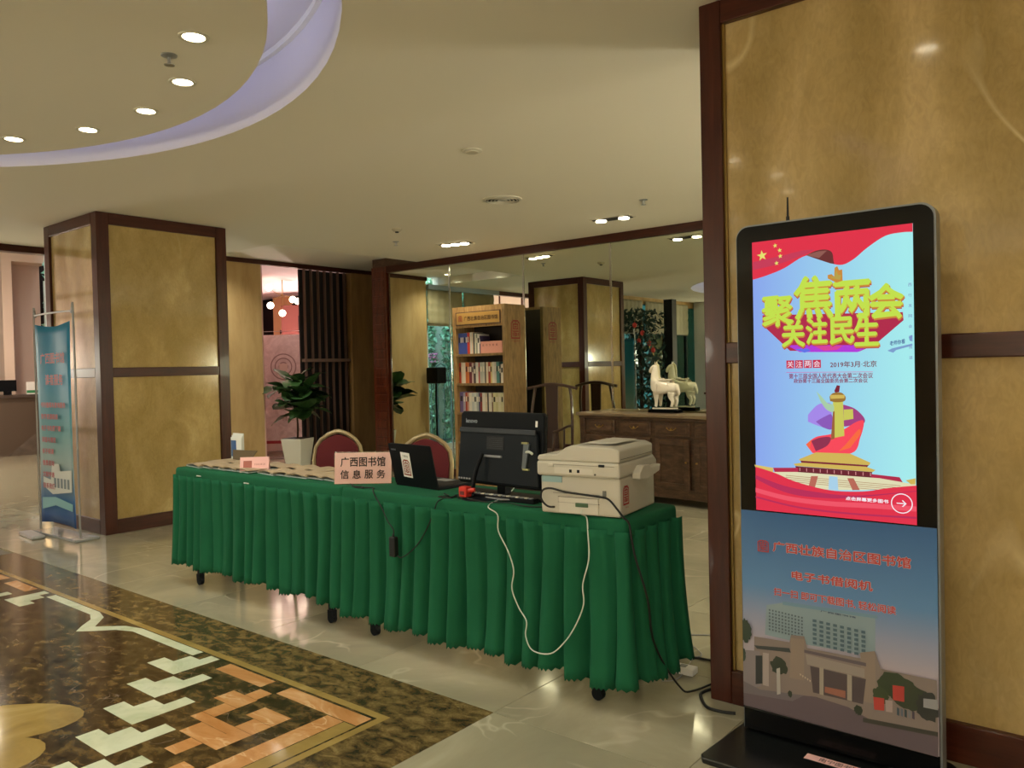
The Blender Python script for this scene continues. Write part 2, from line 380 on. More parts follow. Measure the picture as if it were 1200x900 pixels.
# ceiling with round opening
CC = (-4.15, -.2); RO = 2.8; RI = 2.52
cl = MB(); n = 96; hs = 3.0; v = []
for i in range(n):
    a = 2*PI*i/n; c, s = math.cos(a), math.sin(a); t = hs/max(abs(c), abs(s))
    v += [(CC[0]+RO*c, CC[1]+RO*s, H), (CC[0]+t*c, CC[1]+t*s, H)]
cl.add(v, [(2*i, 2*((i+1) % n), 2*((i+1) % n)+1, 2*i+1) for i in range(n)])
def cr(x0, x1, y0, y1, z=H): cl.add([(x0, y0, z), (x1, y0, z), (x1, y1, z), (x0, y1, z)], [(0, 1, 2, 3)])
x0, x1, y0, y1 = CC[0]-hs, CC[0]+hs, CC[1]-hs, CC[1]+hs
cr(-9.3, x0, -7, y1); cr(x1, 3.6, -7, y1); cr(x0, x1, -7, y0); cr(-9.3, 3.6, y1, 5.08); cr(-7.40, 3.6, 5.08, 9.6)
# tray recess by the entrance
TZ = 2.85
cl.add([(-9.3, 5.08, TZ), (-7.4, 5.08, TZ), (-7.4, 9.6, TZ), (-9.3, 9.6, TZ), (-9.3, 5.08, H), (-7.4, 5.08, H), (-7.4, 9.6, H), (-9.3, 9.6, H)], [(0, 1, 2, 3)], paint_w)
cl.add([(-9.3, 5.08, TZ), (-7.4, 5.08, TZ), (-7.4, 9.6, TZ), (-9.3, 5.08, H), (-7.4, 5.08, H), (-7.4, 9.6, H)], [(0, 1, 4, 3), (1, 2, 5, 4)], paint_w)
cl.mi = [0 if i < n+5 else 1 for i in range(len(cl.f))]; cl.ms = [paint, paint_w]
ceil = struct('ceiling', cl)
# upstand and soffit of the round cove
cv = MB(); v = []
for i in range(n):
    a = 2*PI*i/n; c, s = math.cos(a), math.sin(a)
    v += [(CC[0]+RO*c, CC[1]+RO*s, H-.001), (CC[0]+RO*c, CC[1]+RO*s, H+.33), (CC[0], CC[1], H+.33)]
cv.add(v, [(3*i, 3*((i+1) % n), 3*((i+1) % n)+1, 3*i+1) for i in range(n)]+[(3*i+1, 3*((i+1) % n)+1, 3*((i+1) % n)+2) for i in range(n)])
cv.build('cove_upstand', lilac, ceil, smooth=True)
MB().hoop([(RO-.025, H+.30), (RO-.001, H+.30), (RO-.001, H+.33), (RO-.025, H+.33)], 96, white, CC).build('cove_bead', white, ceil, smooth=True)
rf = MB().lathe([(RI, H-.002), (RI, H+.09), (.01, H+.09), (.01, H-.002)], 96, paint, None, CC).build('hanging_disc', paint, ceil, smooth=True)
# LED strip lying on top of the disc edge
ledm = mat('led_strip', 'c4c0ff', .5, emit=2)
MB().hoop([(RI-.12, H+.092), (RI-.10, H+.092), (RI-.10, H+.10), (RI-.12, H+.10)], 96, ledm, CC).build('led_strip', ledm, ceil)
for i in range(10):
    a = 2*PI*(i+.5)/10+.6
    ld = bpy.data.lights.new('cove_light', 'AREA'); ld.shape = 'RECTANGLE'; ld.size = .12; ld.size_y = 1.5; ld.energy = COVE_W/10; ld.color = (.84, .85, 1)
    lo = bpy.data.objects.new('cove_light', ld); C.objects.link(lo); lo.parent = ceil
    lo.location = (CC[0]+(RI-.25)*math.cos(a), CC[1]+(RI-.25)*math.sin(a), H+.13); lo.rotation_euler = (PI*.72, 0, 0)
    lo.rotation_euler = (Matrix.Rotation(a-PI/2, 3, 'Z') @ Matrix.Rotation(math.radians(140), 3, 'X') @ Matrix.Rotation(PI/2, 3, 'Z')).to_euler()

# walls around the hall
we = struct('wall_east', MB().box(3.5, 3.7, -7.2, 9.8, -.1, 4.4), wallpaper)
ws = struct('wall_south', MB().box(-12, 3.7, -7.2, -7.0, -.1, 4.4), wallpaper)
wn = struct('wall_north', MB().box(-8.3, 3.7, YM+.012, YM+.16, -.01, H+.2), walnut)
# mirror sheets on the north wall with chrome joint strips
mj = [-7.958, -6.864, -5.687, -4.511, -3.335, -2.159, -.983, .2, 1.4, 2.6, 3.49]
for i in range(len(mj)-1):
    MB().box(mj[i]+.004, mj[i+1]-.004, YM, YM+.012, .10, 2.643).build('mirror_panel', mirror, wn)
for x in mj[:-1]:
    MB().box(x-.011, x+.011, YM-.006, YM+.004, .10, 2.643, chrome if x > -7.9 else walnut).build('joint_strip', silver if x > -7.9 else walnut, wn)
struct('trim_1', MB().box(-8.0, 3.5, YM-.03, YM+.012, 2.645, H+.001), wood_h)
struct('baseboard_north', MB().box(-8.3, 3.5, YM-.02, YM+.012, 0, .1), wood_h)
# carved red wood strip and its gap at the wall end
cs = MB().box(-8.27, -7.985, YM-.035, YM+.012, .0, 2.73)
cso = cs.build('carved_strip', redwood, wn)
for k in range(22):
    z = .1+k*.118
    MB().box(-8.235, -8.02, YM-.045, YM-.036, z, z+.095).build('carved_block', redwood, cso, bevel=.006)
# header beams above the openings
struct('trim_2', MB().box(XW-.06, XW+.02, 5.28, 9.5, 2.79, 2.855), wood_h)
struct('trim_3', MB().box(-9.32, -9.2, .9, 3.52, 2.66, H+1.6), wood_h)

# beige pier, window wall to its south
pier = struct('wall_west', MB().box(XW-.12, XW, 5.29, 6.15, 0, 2.80), wallpaper)
struct('wall_garden', MB().prism([(-9.42, 3.55), (-13.0, 4.93), (-13.0, 5.03), (-9.42, 3.65)], 0, 2.4, 'z'), mat('garden_wall', 'd8dcd8', .8))
struct('wall_pink_room_side', MB().prism([(-9.38, 6.16), (-15, 9.55), (-15, 9.65), (-9.38, 6.26)][::-1], 0, 2.86, 'z'), mat('pink_wall', 'd6b2a8', .8))
# garden window: frame, glass, mullions
w1 = struct('window_1')
wm = MB()
wf = mat('white_frame', 'c4ced2', .5)
for (y0_, y1_) in ((3.54, 3.60), (4.38, 4.43), (5.23, 5.29)):
    MB().box(XW-.1, XW-.04, y0_, y1_, 0, 2.75).build('mullion', wf, w1)
MB().box(XW-.1, XW-.04, 3.6, 5.23, 2.68, 2.75).build('head_rail', wf, w1)
MB().box(XW-.1, XW-.04, 3.6, 5.23, 0, .10).build('sill_rail', wf, w1)
gl = clear('window_glass', (.80, .93, .95)); gteal = clear('teal_glass', (.10, .19, .19))
for (y0_, y1_) in ((3.60, 4.38), (4.43, 5.23)):
    MB().box(XW-.075, XW-.069, y0_, y1_, .1, 2.68).build('pane', gl, w1)
# pale pelmet and roman blinds
struct('trim_4', MB().box(XW-.04, XW+.06, 3.5, 5.29, 2.66, H), mat('pelmet_blue', 'a9b9cc', .6))
def blind(y0_, y1_, z0, lab, x=XW+.02, grp='roman blinds over the garden window', col=None):
    t = thing('roman_blind', lab, 'blind', (x, (y0_+y1_)/2, z0), 0, grp)
    hw = (y1_-y0_)/2; hh = 2.655-z0; mb = MB(); rows = 14; cols = 24; v = []
    for r in range(rows+1):
        for c in range(cols+1):
            yy = -hw+2*hw*c/cols; zz = hh*r/rows
            v.append((.008*math.sin(yy*40)+.014*abs(math.sin(r*PI/3.5)), yy, zz-(.02*math.sin(PI*c/cols) if r == 0 else 0)))
    f = [(r*(cols+1)+c, r*(cols+1)+c+1, (r+1)*(cols+1)+c+1, (r+1)*(cols+1)+c) for r in range(rows) for c in range(cols)]
    o = mb.add(v, f, col or mat('blind_cloth', '9c9274', .9)).build('cloth', None, t, smooth=True)
    so = o.modifiers.new('s', 'SOLIDIFY'); so.thickness = .003
    MB().box(-.01, .012, -hw, hw, -.02, .0).build('bottom_bar', mat('blind_bar', '6d6550', .6), t)
    return t
blind(4.46, 5.285, 2.08, 'olive roman blind nearest the beige pier, drawn half down')
blind(3.62, 4.42, 2.08, 'olive roman blind beside the hall column, seen over the bookcase')

# teal window wall (seen in the mirror)
XT = -8.2
ww = MB().box(XT-.1, XT, -6.95, 1.05, 2.60, H)
ww.box(XT-.1, XT, -6.95, 1.05, 0, .12); wt = struct('wall_west_window', ww, wallpaper)
tm = mat('teal_frame', '2c3a3a', .4)
for k, y in enumerate([1.0, .1, -.9, -1.9, -3.1, -4.1, -5.1, -6.1, -6.95]):
    MB().box(XT-.09, XT-.02, y, y+.05, .12, 2.60).build('mullion', tm, wt)
w2 = struct('window_2')
yy_ = [1.0, .1, -.9, -1.9, -3.1, -4.1, -5.1, -6.1, -6.95]
for a, b in zip(yy_[1:], yy_[:-1]): MB().box(XT-.06, XT-.052, a+.05, b, .12, 2.60).build('pane', gteal, w2)
for i, (a, b) in enumerate(((.18, .95), (-.82, .06), (-1.82, -.94))):
    blind(a, b, 2.0, ['pale roman blind over the dark window nearest the palm', 'pale roman blind in the middle of the dark window wall', 'pale roman blind over the dark window nearest the white column'][i], XT+.03, 'roman blinds over the dark windows', mat('blind_pale', 'a59f88', .9))
t = thing('white_column', 'white square column between the dark windows, seen in the mirror', 'column', (-8.0, -2.45, 0))
MB().box(-.18, .18, -.3, .3, 0, H).build('shaft', white, t, bevel=.01)
MB().box(-.22, .22, -.34, .34, 0, .12).build('plinth', walnut, t)
# pink gridded wall of the passage, seen in the mirror
wp = struct('wall_passage', MB().box(-18.4, XT-.1, 1.0, 1.12, 0, 4.4), mat('pink_panel', 'c9a99c', .7))
for k in range(9):
    x = -8.7-k*.62
    MB().box(x, x+.03, 1.12, 1.14, 0, 3.2).build('grid_bar', wood, wp)
for z in (.6, 1.4, 2.2, 2.5):
    MB().box(-13.8, -8.4, 1.12, 1.145, z, z+.03).build('grid_bar', wood, wp)

# slat screen and brown panel beyond the opening
sl = thing('slat_screen', 'dark timber slat screen with a middle rail, right of the entrance', 'screen', (XW-.02, 7.23, 0))
MB().box(-.10, -.07, -.40, .43, 0, 2.79).build('backing_board', mat('screen_back', '0e0908', .7), sl)
for k in range(7):
    y = -.36+k*.118
    MB().box(-.05, .0, y, y+.014, 0.02, 2.79).build('slat', mat('slat_wood', '6a5146', .5), sl)
MB().box(-.072, .012, -.39, .42, 1.49, 1.535).build('rail', mat('rail_wood', '7a6256', .5), sl)
MB().box(-.072, .012, -.40, .42, 0, .10).build('rail', mat('rail_wood', '7a6256', .5), sl)
struct('wall_west_panel', MB().box(XW-.1, XW+.02, 7.66, 9.5, 0, 2.80), brownp)

# pink room behind
pk = MB(); pk.box(-15.2, -15, 8.9, 9.7, 0, 3.3)
struct('wall_pink_room_back', pk, mat('dark_back', '33262a', .7))
struct('wall_north_outer', MB().box(-15.2, 3.7, 9.55, 9.7, -.1, 4.4), mat('dark_plum_wall', '2c2024', .7))
struct('ceiling_pink_room', MB().prism([(-9.31, 6.16), (-9.31, 9.6), (-15.1, 9.7), (-15.1, 9.6)], 2.856, 2.95, 'z'), mat('pink_ceiling', 'f4e2e2', .8))
# reception hall shell
struct('ceiling_reception', MB().prism([(-9.32, 1.0), (-9.32, 3.6), (-18.4, 7.1), (-18.4, 1.0)], 4.0, 4.1, 'z'), mat('dark_ceiling', '2a2220', .6))
struct('wall_reception_back', MB().box(-18.5, -18.3, 1, 9.7, -.1, 4.1), mat('dark_timber_wall', '2b1c18', .6))
struct('wall_reception_north', MB().prism([(-13.0, 5.06), (-18.4, 7.22), (-18.4, 7.32), (-13.0, 5.16)], 0, 4.1, 'z'), mat('passage_wall', 'b99a86', .7))

# right-hand marble wall
wr = struct('wall_right', MB().box(-1.388, 3.5, 2.965, 3.5, 0, H), wood)
def mframe(parent, x0, x1, z0, z1, y):
    pass
MB().box(-1.300, 3.4, 2.950, 2.97, 1.412, 2.64).build('marble_panel', onyx, wr)
MB().box(-1.300, 3.4, 2.950, 2.97, .13, 1.332).build('marble_panel', onyx, wr)
wi = mat('brass_edge', '8a7038', .35, metal=.4)
MB().box(-1.39, -1.302, 2.9225, 2.966, 0, H-.001).build('frame_post', wood, wr, bevel=.004)
MB().box(-1.302, 3.45, 2.9225, 2.966, 1.332, 1.412).build('frame_rail', wood_h, wr, bevel=.004)
MB().box(-1.302, 3.45, 2.9225, 2.966, 2.64, H-.001).build('frame_rail', wood_h, wr, bevel=.004)
MB().box(-1.302, 3.45, 2.9225, 2.966, 0, .13).build('frame_rail', wood_h, wr, bevel=.004)
MB().box(-1.303, -1.293, 2.938, 2.952, .13, 1.332).box(-1.303, -1.293, 2.938, 2.952, 1.412, 2.64).build('edge_bead', wi, wr)

# free-standing marble column
CX0, CX1, CY0, CY1 = -7.973, -6.898, 3.022, 4.222
col = thing('marble_column', 'square hall column of yellow onyx panels in a dark wood frame', 'column', ((CX0+CX1)/2, (CY0+CY1)/2, 0))
hx = (CX1-CX0)/2; hy = (CY1-CY0)/2
MB().box(-hx+.03, hx-.03, -hy+.03, hy-.03, 0, H-.002).build('core', wood, col)
for sx in (-1, 1):
    for sy in (-1, 1):
        a, b = sorted((sx*hx, sx*(hx-.105))); c, d = sorted((sy*hy, sy*(hy-.105)))
        MB().box(a, b, c, d, 0, H-.002).build('frame_post', wood, col, bevel=.005)
for (z0, z1) in ((0, .12), (1.335, 1.416), (2.63, H-.002)):
    for s in (-1, 1):
        a, b = sorted((s*hy, s*(hy-.05)))
        MB().box(-hx+.105, hx-.105, a, b, z0, z1).build('frame_rail', wood_h, col, bevel=.004)
        a, b = sorted((s*hx, s*(hx-.05)))
        MB().box(a, b, -hy+.105, hy-.105, z0, z1).build('frame_rail', wood_h, col, bevel=.004)
for (z0, z1) in ((.12, 1.335), (1.416, 2.63)):
    for s in (-1, 1):
        a, b = sorted((s*(hy-.022), s*(hy-.032)))
        MB().box(-hx+.105, hx-.105, a, b, z0, z1).build('marble_panel', onyx_c, col)
        a, b = sorted((s*(hx-.022), s*(hx-.032)))
        MB().box(a, b, -hy+.105, hy-.105, z0, z1).build('marble_panel', onyx_c, col)

# ================================================================ LAMPS
lampm = mat('lamp_lens', 'fff0cf', .4, emit=14)
def area(parent, loc, w, size, color=WARM, rot=(0, 0, 0), spread=PI*.8):
    ld = bpy.data.lights.new('lamp', 'SPOT'); ld.spot_size = spread; ld.spot_blend = .9; ld.shadow_soft_size = size/2; ld.energy = w*1.6; ld.color = color
    lo = bpy.data.objects.new('lamp', ld); C.objects.link(lo); lo.parent = parent; lo.location = loc; lo.rotation_euler = rot
    return lo
def downlight(x, y, z, lab, w, grp, lit=True):
    t = thing('downlight', lab, 'ceiling light', (x, y, z), 0, grp)
    MB().hoop([(.045, -.001), (.062, -.001), (.060, -.007), (.046, -.006)], 24, whitep).build('trim_ring', whitep, t, smooth=True)
    MB().lathe([(.044, -.0025), (.044, -.004), (.001, -.005), (.001, -.0025)], 20, lampm).build('lens', lampm, t)
    if w: area(t, (0, 0, -.012), w, .09)
    return t
dls = [(-3.08, 1.765), (-3.591, 1.995), (-4.121, 2.08), (-4.663, 2.017), (-5.146, 1.809)]
nm = ['nearest', 'second nearest', 'middle', 'second farthest', 'farthest']
for (x, y), q in zip(dls, nm):
    downlight(x, y, H-.002, q+' lit downlight in the curved row on the round ceiling disc', DL_W, 'downlights on the ceiling disc')
for k in range(12):
    a = math.radians(165+k*210/11*1.0+0)
    downlight(-4.12+1.93*math.cos(a), .15+1.93*math.sin(a), H-.002, 'downlight on the hidden rear half of the ceiling disc', DL_W, 'rear downlights on the ceiling disc')
def twin(c, ang, lab, dead=False):
    t = thing('twin_spotlight', lab, 'ceiling light', (c[0], c[1], H), ang, 'twin spotlights before the mirrors')
    MB().box(-.21, .21, -.075, .075, -.006, .001, mat('spot_frame', 'cfc8b6', .5)).build('frame', None, t, bevel=.003)
    MB().box(-.19, .19, -.055, .055, -.012, -.0055, mat('spot_recess', '0c0a08', .6)).build('recess', None, t)
    for s in (-1, 0, 1):
        if s == 0 and dead: continue
        MB().lathe([(.05, -.012), (.05, -.022), (.03, -.026), (.001, -.026)], 18, lampm if s >= 0 or True else black, None, (s*.12, 0)).build('lamp_head', None, t, smooth=True)
    area(t, (0, 0, -.04), SP_W, .14, (1, .86, .62))
twin((-6.03, 6.49), .2, 'lit recessed spotlight box nearer the entrance end of the mirrors')
twin((-4.0, 6.49), .08, 'lit recessed spotlight box with a dark gap, nearer the marble wall', True)
for x, q in ((-8.75, 'pier end'), (-7.85, 'hall end')):  # added downlights, hidden by the lip, to brighten the beige pier
    downlight(x, 5.30, 2.849, 'added downlight hidden behind the lip of the ceiling recess, '+q, TRAY_W, 'added downlights in the ceiling recess')
# fill downlights added to the hall ceiling, out of view
k = 0
for (x, y) in ((-1.9, 6.4), (.2, 6.4), (.6, 4.2), (1.2, 1.5), (-.3, .9), (.4, -1.5), (-.2, -4), (-2.4, -4.6), (-4.8, -4.8), (-7.3, -4.4), (2.4, -3), (2.4, 0), (-.8, 1.9)):
    k += 1
    downlight(x, y, H, 'added fill downlight in the hall ceiling, out of view', OFF_W, 'added fill downlights out of view')
glm = mat('fill_globe', 'f8f3de', .4, emit=GLOBE)  # globe lamps added out of view to lift ceiling and walls
for i, (x, y) in enumerate(((.5, 5.3), (3.0, 4.3), (2.9, -2.8), (-.5, -5.4), (-5.2, -4.8), (-6.9, -3.8), (-12.5, 1.7))):
    t = thing('fill_lamp', 'added globe lamp out of view, filling the hall with light', 'lamp', (x, y, 0), 0, 'added fill lamps of the hall')
    MB().cyl((0, 0, 0), (0, 0, .03), .16, n=20, mt=brass).build('foot', None, t); MB().cyl((0, 0, .03), (0, 0, 1.35), .015, n=8, mt=brass).build('pole', None, t)
    MB().lathe([(.24*math.sin(PI*q/8)+.0005, -.24*math.cos(PI*q/8)) for q in range(9)], 14, glm, Matrix.Translation((0, 0, 1.54))).build('globe', None, t, smooth=True)
# ceiling fittings
t = thing('smoke_detector', 'flat round white ceiling plate nearest the camera', 'detector', (-3.398, 3.834, H))
MB().lathe([(.065, 0), (.065, -.008), (.045, -.012), (.044, -.016), (.001, -.016)], 28, whitep).build('plate', None, t, smooth=True)
MB().lathe([(.038, -.0155), (.038, -.018), (.001, -.018)], 24, whitep2).build('cover', None, t)
t = thing('air_diffuser', 'round ceiling air vent with concentric rings', 'vent', (-4.205, 5.11, H))
MB().hoop([(.165, 0), (.165, -.008), (.14, -.014), (.14, 0)], 40, whitep).build('rim', None, t, smooth=True)
MB().lathe([(.139, -.001), (.001, -.001), (.001, -.002), (.139, -.002)], 32, mat('vent_dark', '17130f', .8)).build('throat', None, t)
for r in (.118, .09, .062, .034):
    MB().hoop([(r, -.006), (r+.010, -.016), (r+.012, -.014), (r+.003, -.004)], 36, whitep).build('ring', None, t, smooth=True)
def sprinkler(x, y, lab, z=H, cone=False):
    t = thing('sprinkler', lab, 'sprinkler', (x, y, z), 0, 'ceiling sprinklers')
    MB().lathe([(.034, 0), (.034, -.005), (.02, -.010), (.001, -.010)], 20, silver).build('escutcheon', None, t, smooth=True)
    MB().cyl((0, 0, -.01), (0, 0, -.04), .007, .006, 10, silver).cyl((-.011, 0, -.012), (-.011, 0, -.04), .0025, None, 6).cyl((.011, 0, -.012), (.011, 0, -.04), .0025, None, 6).build('stem', silver, t)
    MB().lathe([(.022, -.042), (.022, -.045), (.001, -.047), (.001, -.042)], 14, silver).build('deflector', silver, t)
sprinkler(-3.338, 1.795, 'sprinkler between the downlights on the round ceiling disc', H-.002)
sprinkler(-3.368, 5.965, 'sprinkler by the spotlight box nearer the marble wall')
sprinkler(-6.384, 5.933, 'lower sprinkler left of the entrance-side spotlight box')
t = thing('ceiling_sensor', 'small white sensor just above the entrance-side sprinkler', 'detector', (-5.804, 5.411, H))
MB().lathe([(.05, 0), (.05, -.012), (.03, -.03), (.001, -.032)], 22, whitep2).build('body', None, t, smooth=True)
MB().lathe([(.018, -.03), (.018, -.04), (.001, -.042)], 14, navyp).build('lens', None, t, smooth=True)

# ================================================================ OBJECTS
# ---- kiosk
KY = 2.70; KX = -0.843
kio = thing('information_kiosk', 'tall black floor-standing touch screen kiosk with a blue library poster below', 'kiosk', (KX, KY, 0))
def rrect(x0, x1, z0, z1, r, n=6, rb=0):
    P = []
    for (cx, cz, a0, rr) in ((x1-r, z1-r, 0, r), (x0+r, z1-r, 90, r), (x0, z0, 180, 0), (x1, z0, 270, 0)):
        if rr == 0: P.append((cx, cz)); continue
        for i in range(n+1):
            a = math.radians(a0+90*i/n); P.append((cx+rr*math.cos(a), cz+rr*math.sin(a)))
    return P
kx0, kx1 = -.312, .315
MB().prism(rrect(kx0-.004, kx1+.006, .03, 1.812, .045), .004, .060, 'y').build('silver_shell', mat('kiosk_shell', '7d8286', .35, metal=.3), kio, smooth=True)
bz = MB().prism(rrect(kx0, kx1, .815, 1.806, .042), -.001, .006, 'y').build('screen_bezel', blackg, kio)
MB().box(kx0, kx1, -.001, .006, .032, .815).build('lower_panel', blackg, kio)
bt = MB().prism([(-.345, -.275), (.345, -.275), (.36, -.255), (.335, .145), (.315, .165), (-.315, .165), (-.335, .145), (-.36, -.255)], 0, .022, 'z').build('base_plate', mat('base_black', '0c0f10', .3, coat=.2), kio, bevel=.005)
MB().cyl((-.14, .03, 1.81), (-.14, .03, 1.895), .0045, .003, 8).cyl((-.14, .03, 1.80), (-.14, .03, 1.83), .007, .006, 8).build('antenna', blackr, kio, smooth=True)
lb = MB().add([(-.075, -.085, .0226), (.11, -.085, .0226), (.11, -.045, .0226), (-.075, -.045, .0226)], [(0, 1, 2, 3)]).build('pink_label', pinkp, kio)
Mb = Matrix.Translation((0, 0, .0232)) @ Matrix.Rotation(-PI/2, 4, 'X')
put_text(MB(), '南宁图书馆', -.03, .095, -.078+.0, -.052, 0, ink, M=Matrix.Rotation(-PI/2, 4, 'X') @ Matrix.Translation((0, 0, 0))).build('label_lettering', ink, lb).location = (0, 0, .0232)
# screen picture, each patch a flat shape of light on the panel
def em(name, col, e=1.0):
    m = mat('screen_'+name, col, .3, emit=e*.82, spec=.03); m.node_tree.nodes['Principled BSDF'].inputs['Base Color'].default_value = (.01, .01, .01, 1); return m
SE = 1.0
scr = MB().box(-.2545, .2575, -.0018, .002, .817, 1.7505)
smat = bpy.data.materials.new('screen_sky'); smat.use_nodes = True; nt = smat.node_tree; pb = nt.nodes['Principled BSDF']
tc = nt.nodes.new('ShaderNodeTexCoord'); sx = nt.nodes.new('ShaderNodeSeparateXYZ'); nt.links.new(tc.outputs['Object'], sx.inputs[0])
mr = nt.nodes.new('ShaderNodeMapRange'); mr.inputs['From Min'].default_value = -.26; mr.inputs['From Max'].default_value = .26; nt.links.new(sx.outputs[0], mr.inputs['Value'])
rp = nt.nodes.new('ShaderNodeValToRGB'); rp.color_ramp.elements[0].color = lin('8aa8f2'); rp.color_ramp.elements[1].color = lin('a8f0f2'); rp.color_ramp.elements[1].position = .95
nt.links.new(mr.outputs[0], rp.inputs[0]); nt.links.new(rp.outputs[0], pb.inputs['Emission Color']); pb.inputs['Specular IOR Level'].default_value = .1; pb.inputs['Emission Strength'].default_value = .78; pb.inputs['Base Color'].default_value = (.01, .01, .01, 1); pb.inputs['Roughness'].default_value = .1
so = scr.build('screen', smat, kio)
_l = [0]
def patch(pts, mt, name='screen_shape', parent=None, dy=None):
    _l[0] += 1; y = -.0019-.00004*_l[0] if dy is None else dy
    return MB().add([(x, y, z) for x, z in pts], [tuple(range(len(pts)))]).build(name, mt, parent or so)
def smooth_line(pts, k=6):
    out = []
    for i in range(len(pts)-1):
        p0 = pts[max(i-1, 0)]; p1 = pts[i]; p2 = pts[i+1]; p3 = pts[min(i+2, len(pts)-1)]
        for j in range(k):
            t = j/k
            out.append(tuple(.5*((2*p1[d])+(-p0[d]+p2[d])*t+(2*p0[d]-5*p1[d]+4*p2[d]-p3[d])*t*t+(-p0[d]+3*p1[d]-3*p2[d]+p3[d])*t**3) for d in (0, 1)))
    return out+[pts[-1]]
def ribbon(top, bot, mt, name='screen_shape'):
    """band between two lines with the same number of points"""
    _l[0] += 1; y = -.0019-.00004*_l[0]
    n = len(top); v = [(x, y, z) for x, z in top]+[(x, y, z) for x, z in bot]
    return MB().add(v, [(i, i+1, n+i+1, n+i) for i in range(n-1)]).build(name, mt, so)
red = em('red', 'e03048', 1.0); red2 = em('deep_red', 'b0284a'); redb = em('bright_red', 'f8485a'); yel = em('yellow', 'c2e04c', 1.0); org = em('orange', 'c98a3a')
pur = em('purple', 'b03ad8'); pnk = em('pink', 'd8409a'); lil = em('lilac', 'c8a8f0'); gold = em('gold', 'd0b458'); goldd = em('dark_gold', '9a7434'); cream = em('cream', 'e0dcb4'); mar = em('maroon', '7a2034')
whitee = em('white', 'f6eef6', 1.0); greye = em('grey', '8a6a6a'); navy = em('navy', '3a4a90'); inke = em('ink', '8a2850')
sm_ = smooth_line
# red banner across the top with its fold
bot = sm_([(-0.2552,1.6210), (-0.2078,1.6307), (-0.1457,1.6497), (-0.0691,1.6853), (-0.0167,1.6638), (0.0395,1.6434), (0.0799,1.6565), (0.1246,1.6903), (0.1777,1.7207), (0.2245,1.7260), (0.2571,1.7239)])
n = len(bot); x0 = -.2545; x1 = .2575
top = [(b[0], 1.7505) for b in bot]
ribbon(top, bot, red)
ribbon(sm_([(-0.2529,1.6825), (-0.1617,1.6925), (-0.0849,1.7032), (-0.0423,1.7027)]), sm_([(-0.2534,1.6545), (-0.1621,1.6667), (-0.0905,1.6849), (-0.0529,1.6970)]), em('red_fold', 'c63a58'))
patch(sm_([(-0.0691,1.6864), (-0.0371,1.6979), (-0.0058,1.6987), (0.0147,1.6869), (0.0194,1.6601), (0.0218,1.6483)])+sm_([(0.0090,1.6517), (-0.0271,1.6675), (-0.0691,1.6864)]), em('fold_grey', '6a3030'))
patch(sm_([(-0.0691,1.6864), (-0.0319,1.6947), (-0.0007,1.6949)])+[(-0.0270,1.6728)], em('fold_brown', '8f5a52'))
def star(cx, cz, r, rot=0):
    P = []
    for i in range(10):
        a = PI/2+rot+i*PI/5; q = r if i % 2 == 0 else r*.4
        P.append((cx+q*math.cos(a), cz+q*math.sin(a)))
    patch(P, em('star', 'e6e070'), 'star')
for (q, r) in (((-0.2197,1.7014), .019), ((-0.1734,1.7306), .0085), ((-0.1580,1.7129), .0085), ((-0.1561,1.6930), .0085), ((-0.1693,1.6702), .0085)): star(q[0], q[1], r, .1)
# headline: gold slab letters on their red and orange depth
patch([(-0.2221,1.4619), (-0.1282,1.3694), (0.0956,1.3597), (0.1447,1.3813), (0.2281,1.4534), (0.2261,1.4786), (-0.2215,1.4953)], red2)
patch([(-0.1389,1.3890), (-0.0956,1.3641), (0.0907,1.3583), (0.1350,1.3791)], pur)
patch([(-0.1117,1.3744), (-0.0794,1.3614), (-0.0580,1.3672), (-0.0685,1.3756)], em('blue_violet', '6070e8'))
patch([(-0.0471,1.3830), (-0.0159,1.3659), (0.0254,1.3672), (0.0459,1.3807)], pnk)
def stext(s, a, b, mt, bold=0, name='lettering', shear=0, depth=None):
    """a = top-left corner, b = bottom-right corner on the screen plane"""
    _l[0] += 1; y = -.0019-.00004*_l[0]
    m = MB(); put_text(m, s, a[0], b[0], b[1], a[1], y, bold=bold, shear=shear)
    return m.build(name, mt, so)
def big(ch, a, b, bold, shear=0):
    d = .0075
    for k in range(3):
        q = d*(1-k/3)
        stext(ch, (a[0]+q*.25, a[1]-q), (b[0]+q*.25, b[1]-q), org if k else red2, bold*1.15, 'letter_depth', shear)
    stext(ch, a, b, yel, bold, 'headline_letter', shear)
big('聚', (-0.2216,1.5567), (-0.1159,1.4563), .0036, .003); big('焦', (-0.1090,1.6136), (0.0142,1.4760), .0044)
big('两', (0.0209,1.5873), (0.1289,1.4693), .0046); big('会', (0.1288,1.5694), (0.2269,1.4635), .0044, -.003)
big('关', (-0.1531,1.4720), (-0.0791,1.3841), .0030); big('注', (-0.0712,1.4756), (-0.0051,1.3921), .0030); big('民', (0.0064,1.4722), (0.0787,1.3889), .0032); big('生', (0.0832,1.4667), (0.1543,1.3799), .0030)
patch([(0.0007,1.6144), (0.0136,1.6159), (0.0212,1.6073), (0.0231,1.6360), (0.0319,1.6404), (0.0368,1.6269), (0.0469,1.6285), (0.0479,1.5918), (0.0286,1.5867), (0.0006,1.6028)], org)
patch([(0.0084,1.6111), (0.0212,1.6047), (0.0281,1.6277), (0.0340,1.6114), (0.0441,1.6105), (0.0388,1.5952), (0.0134,1.6027)], em('tan', 'b8a04a'))
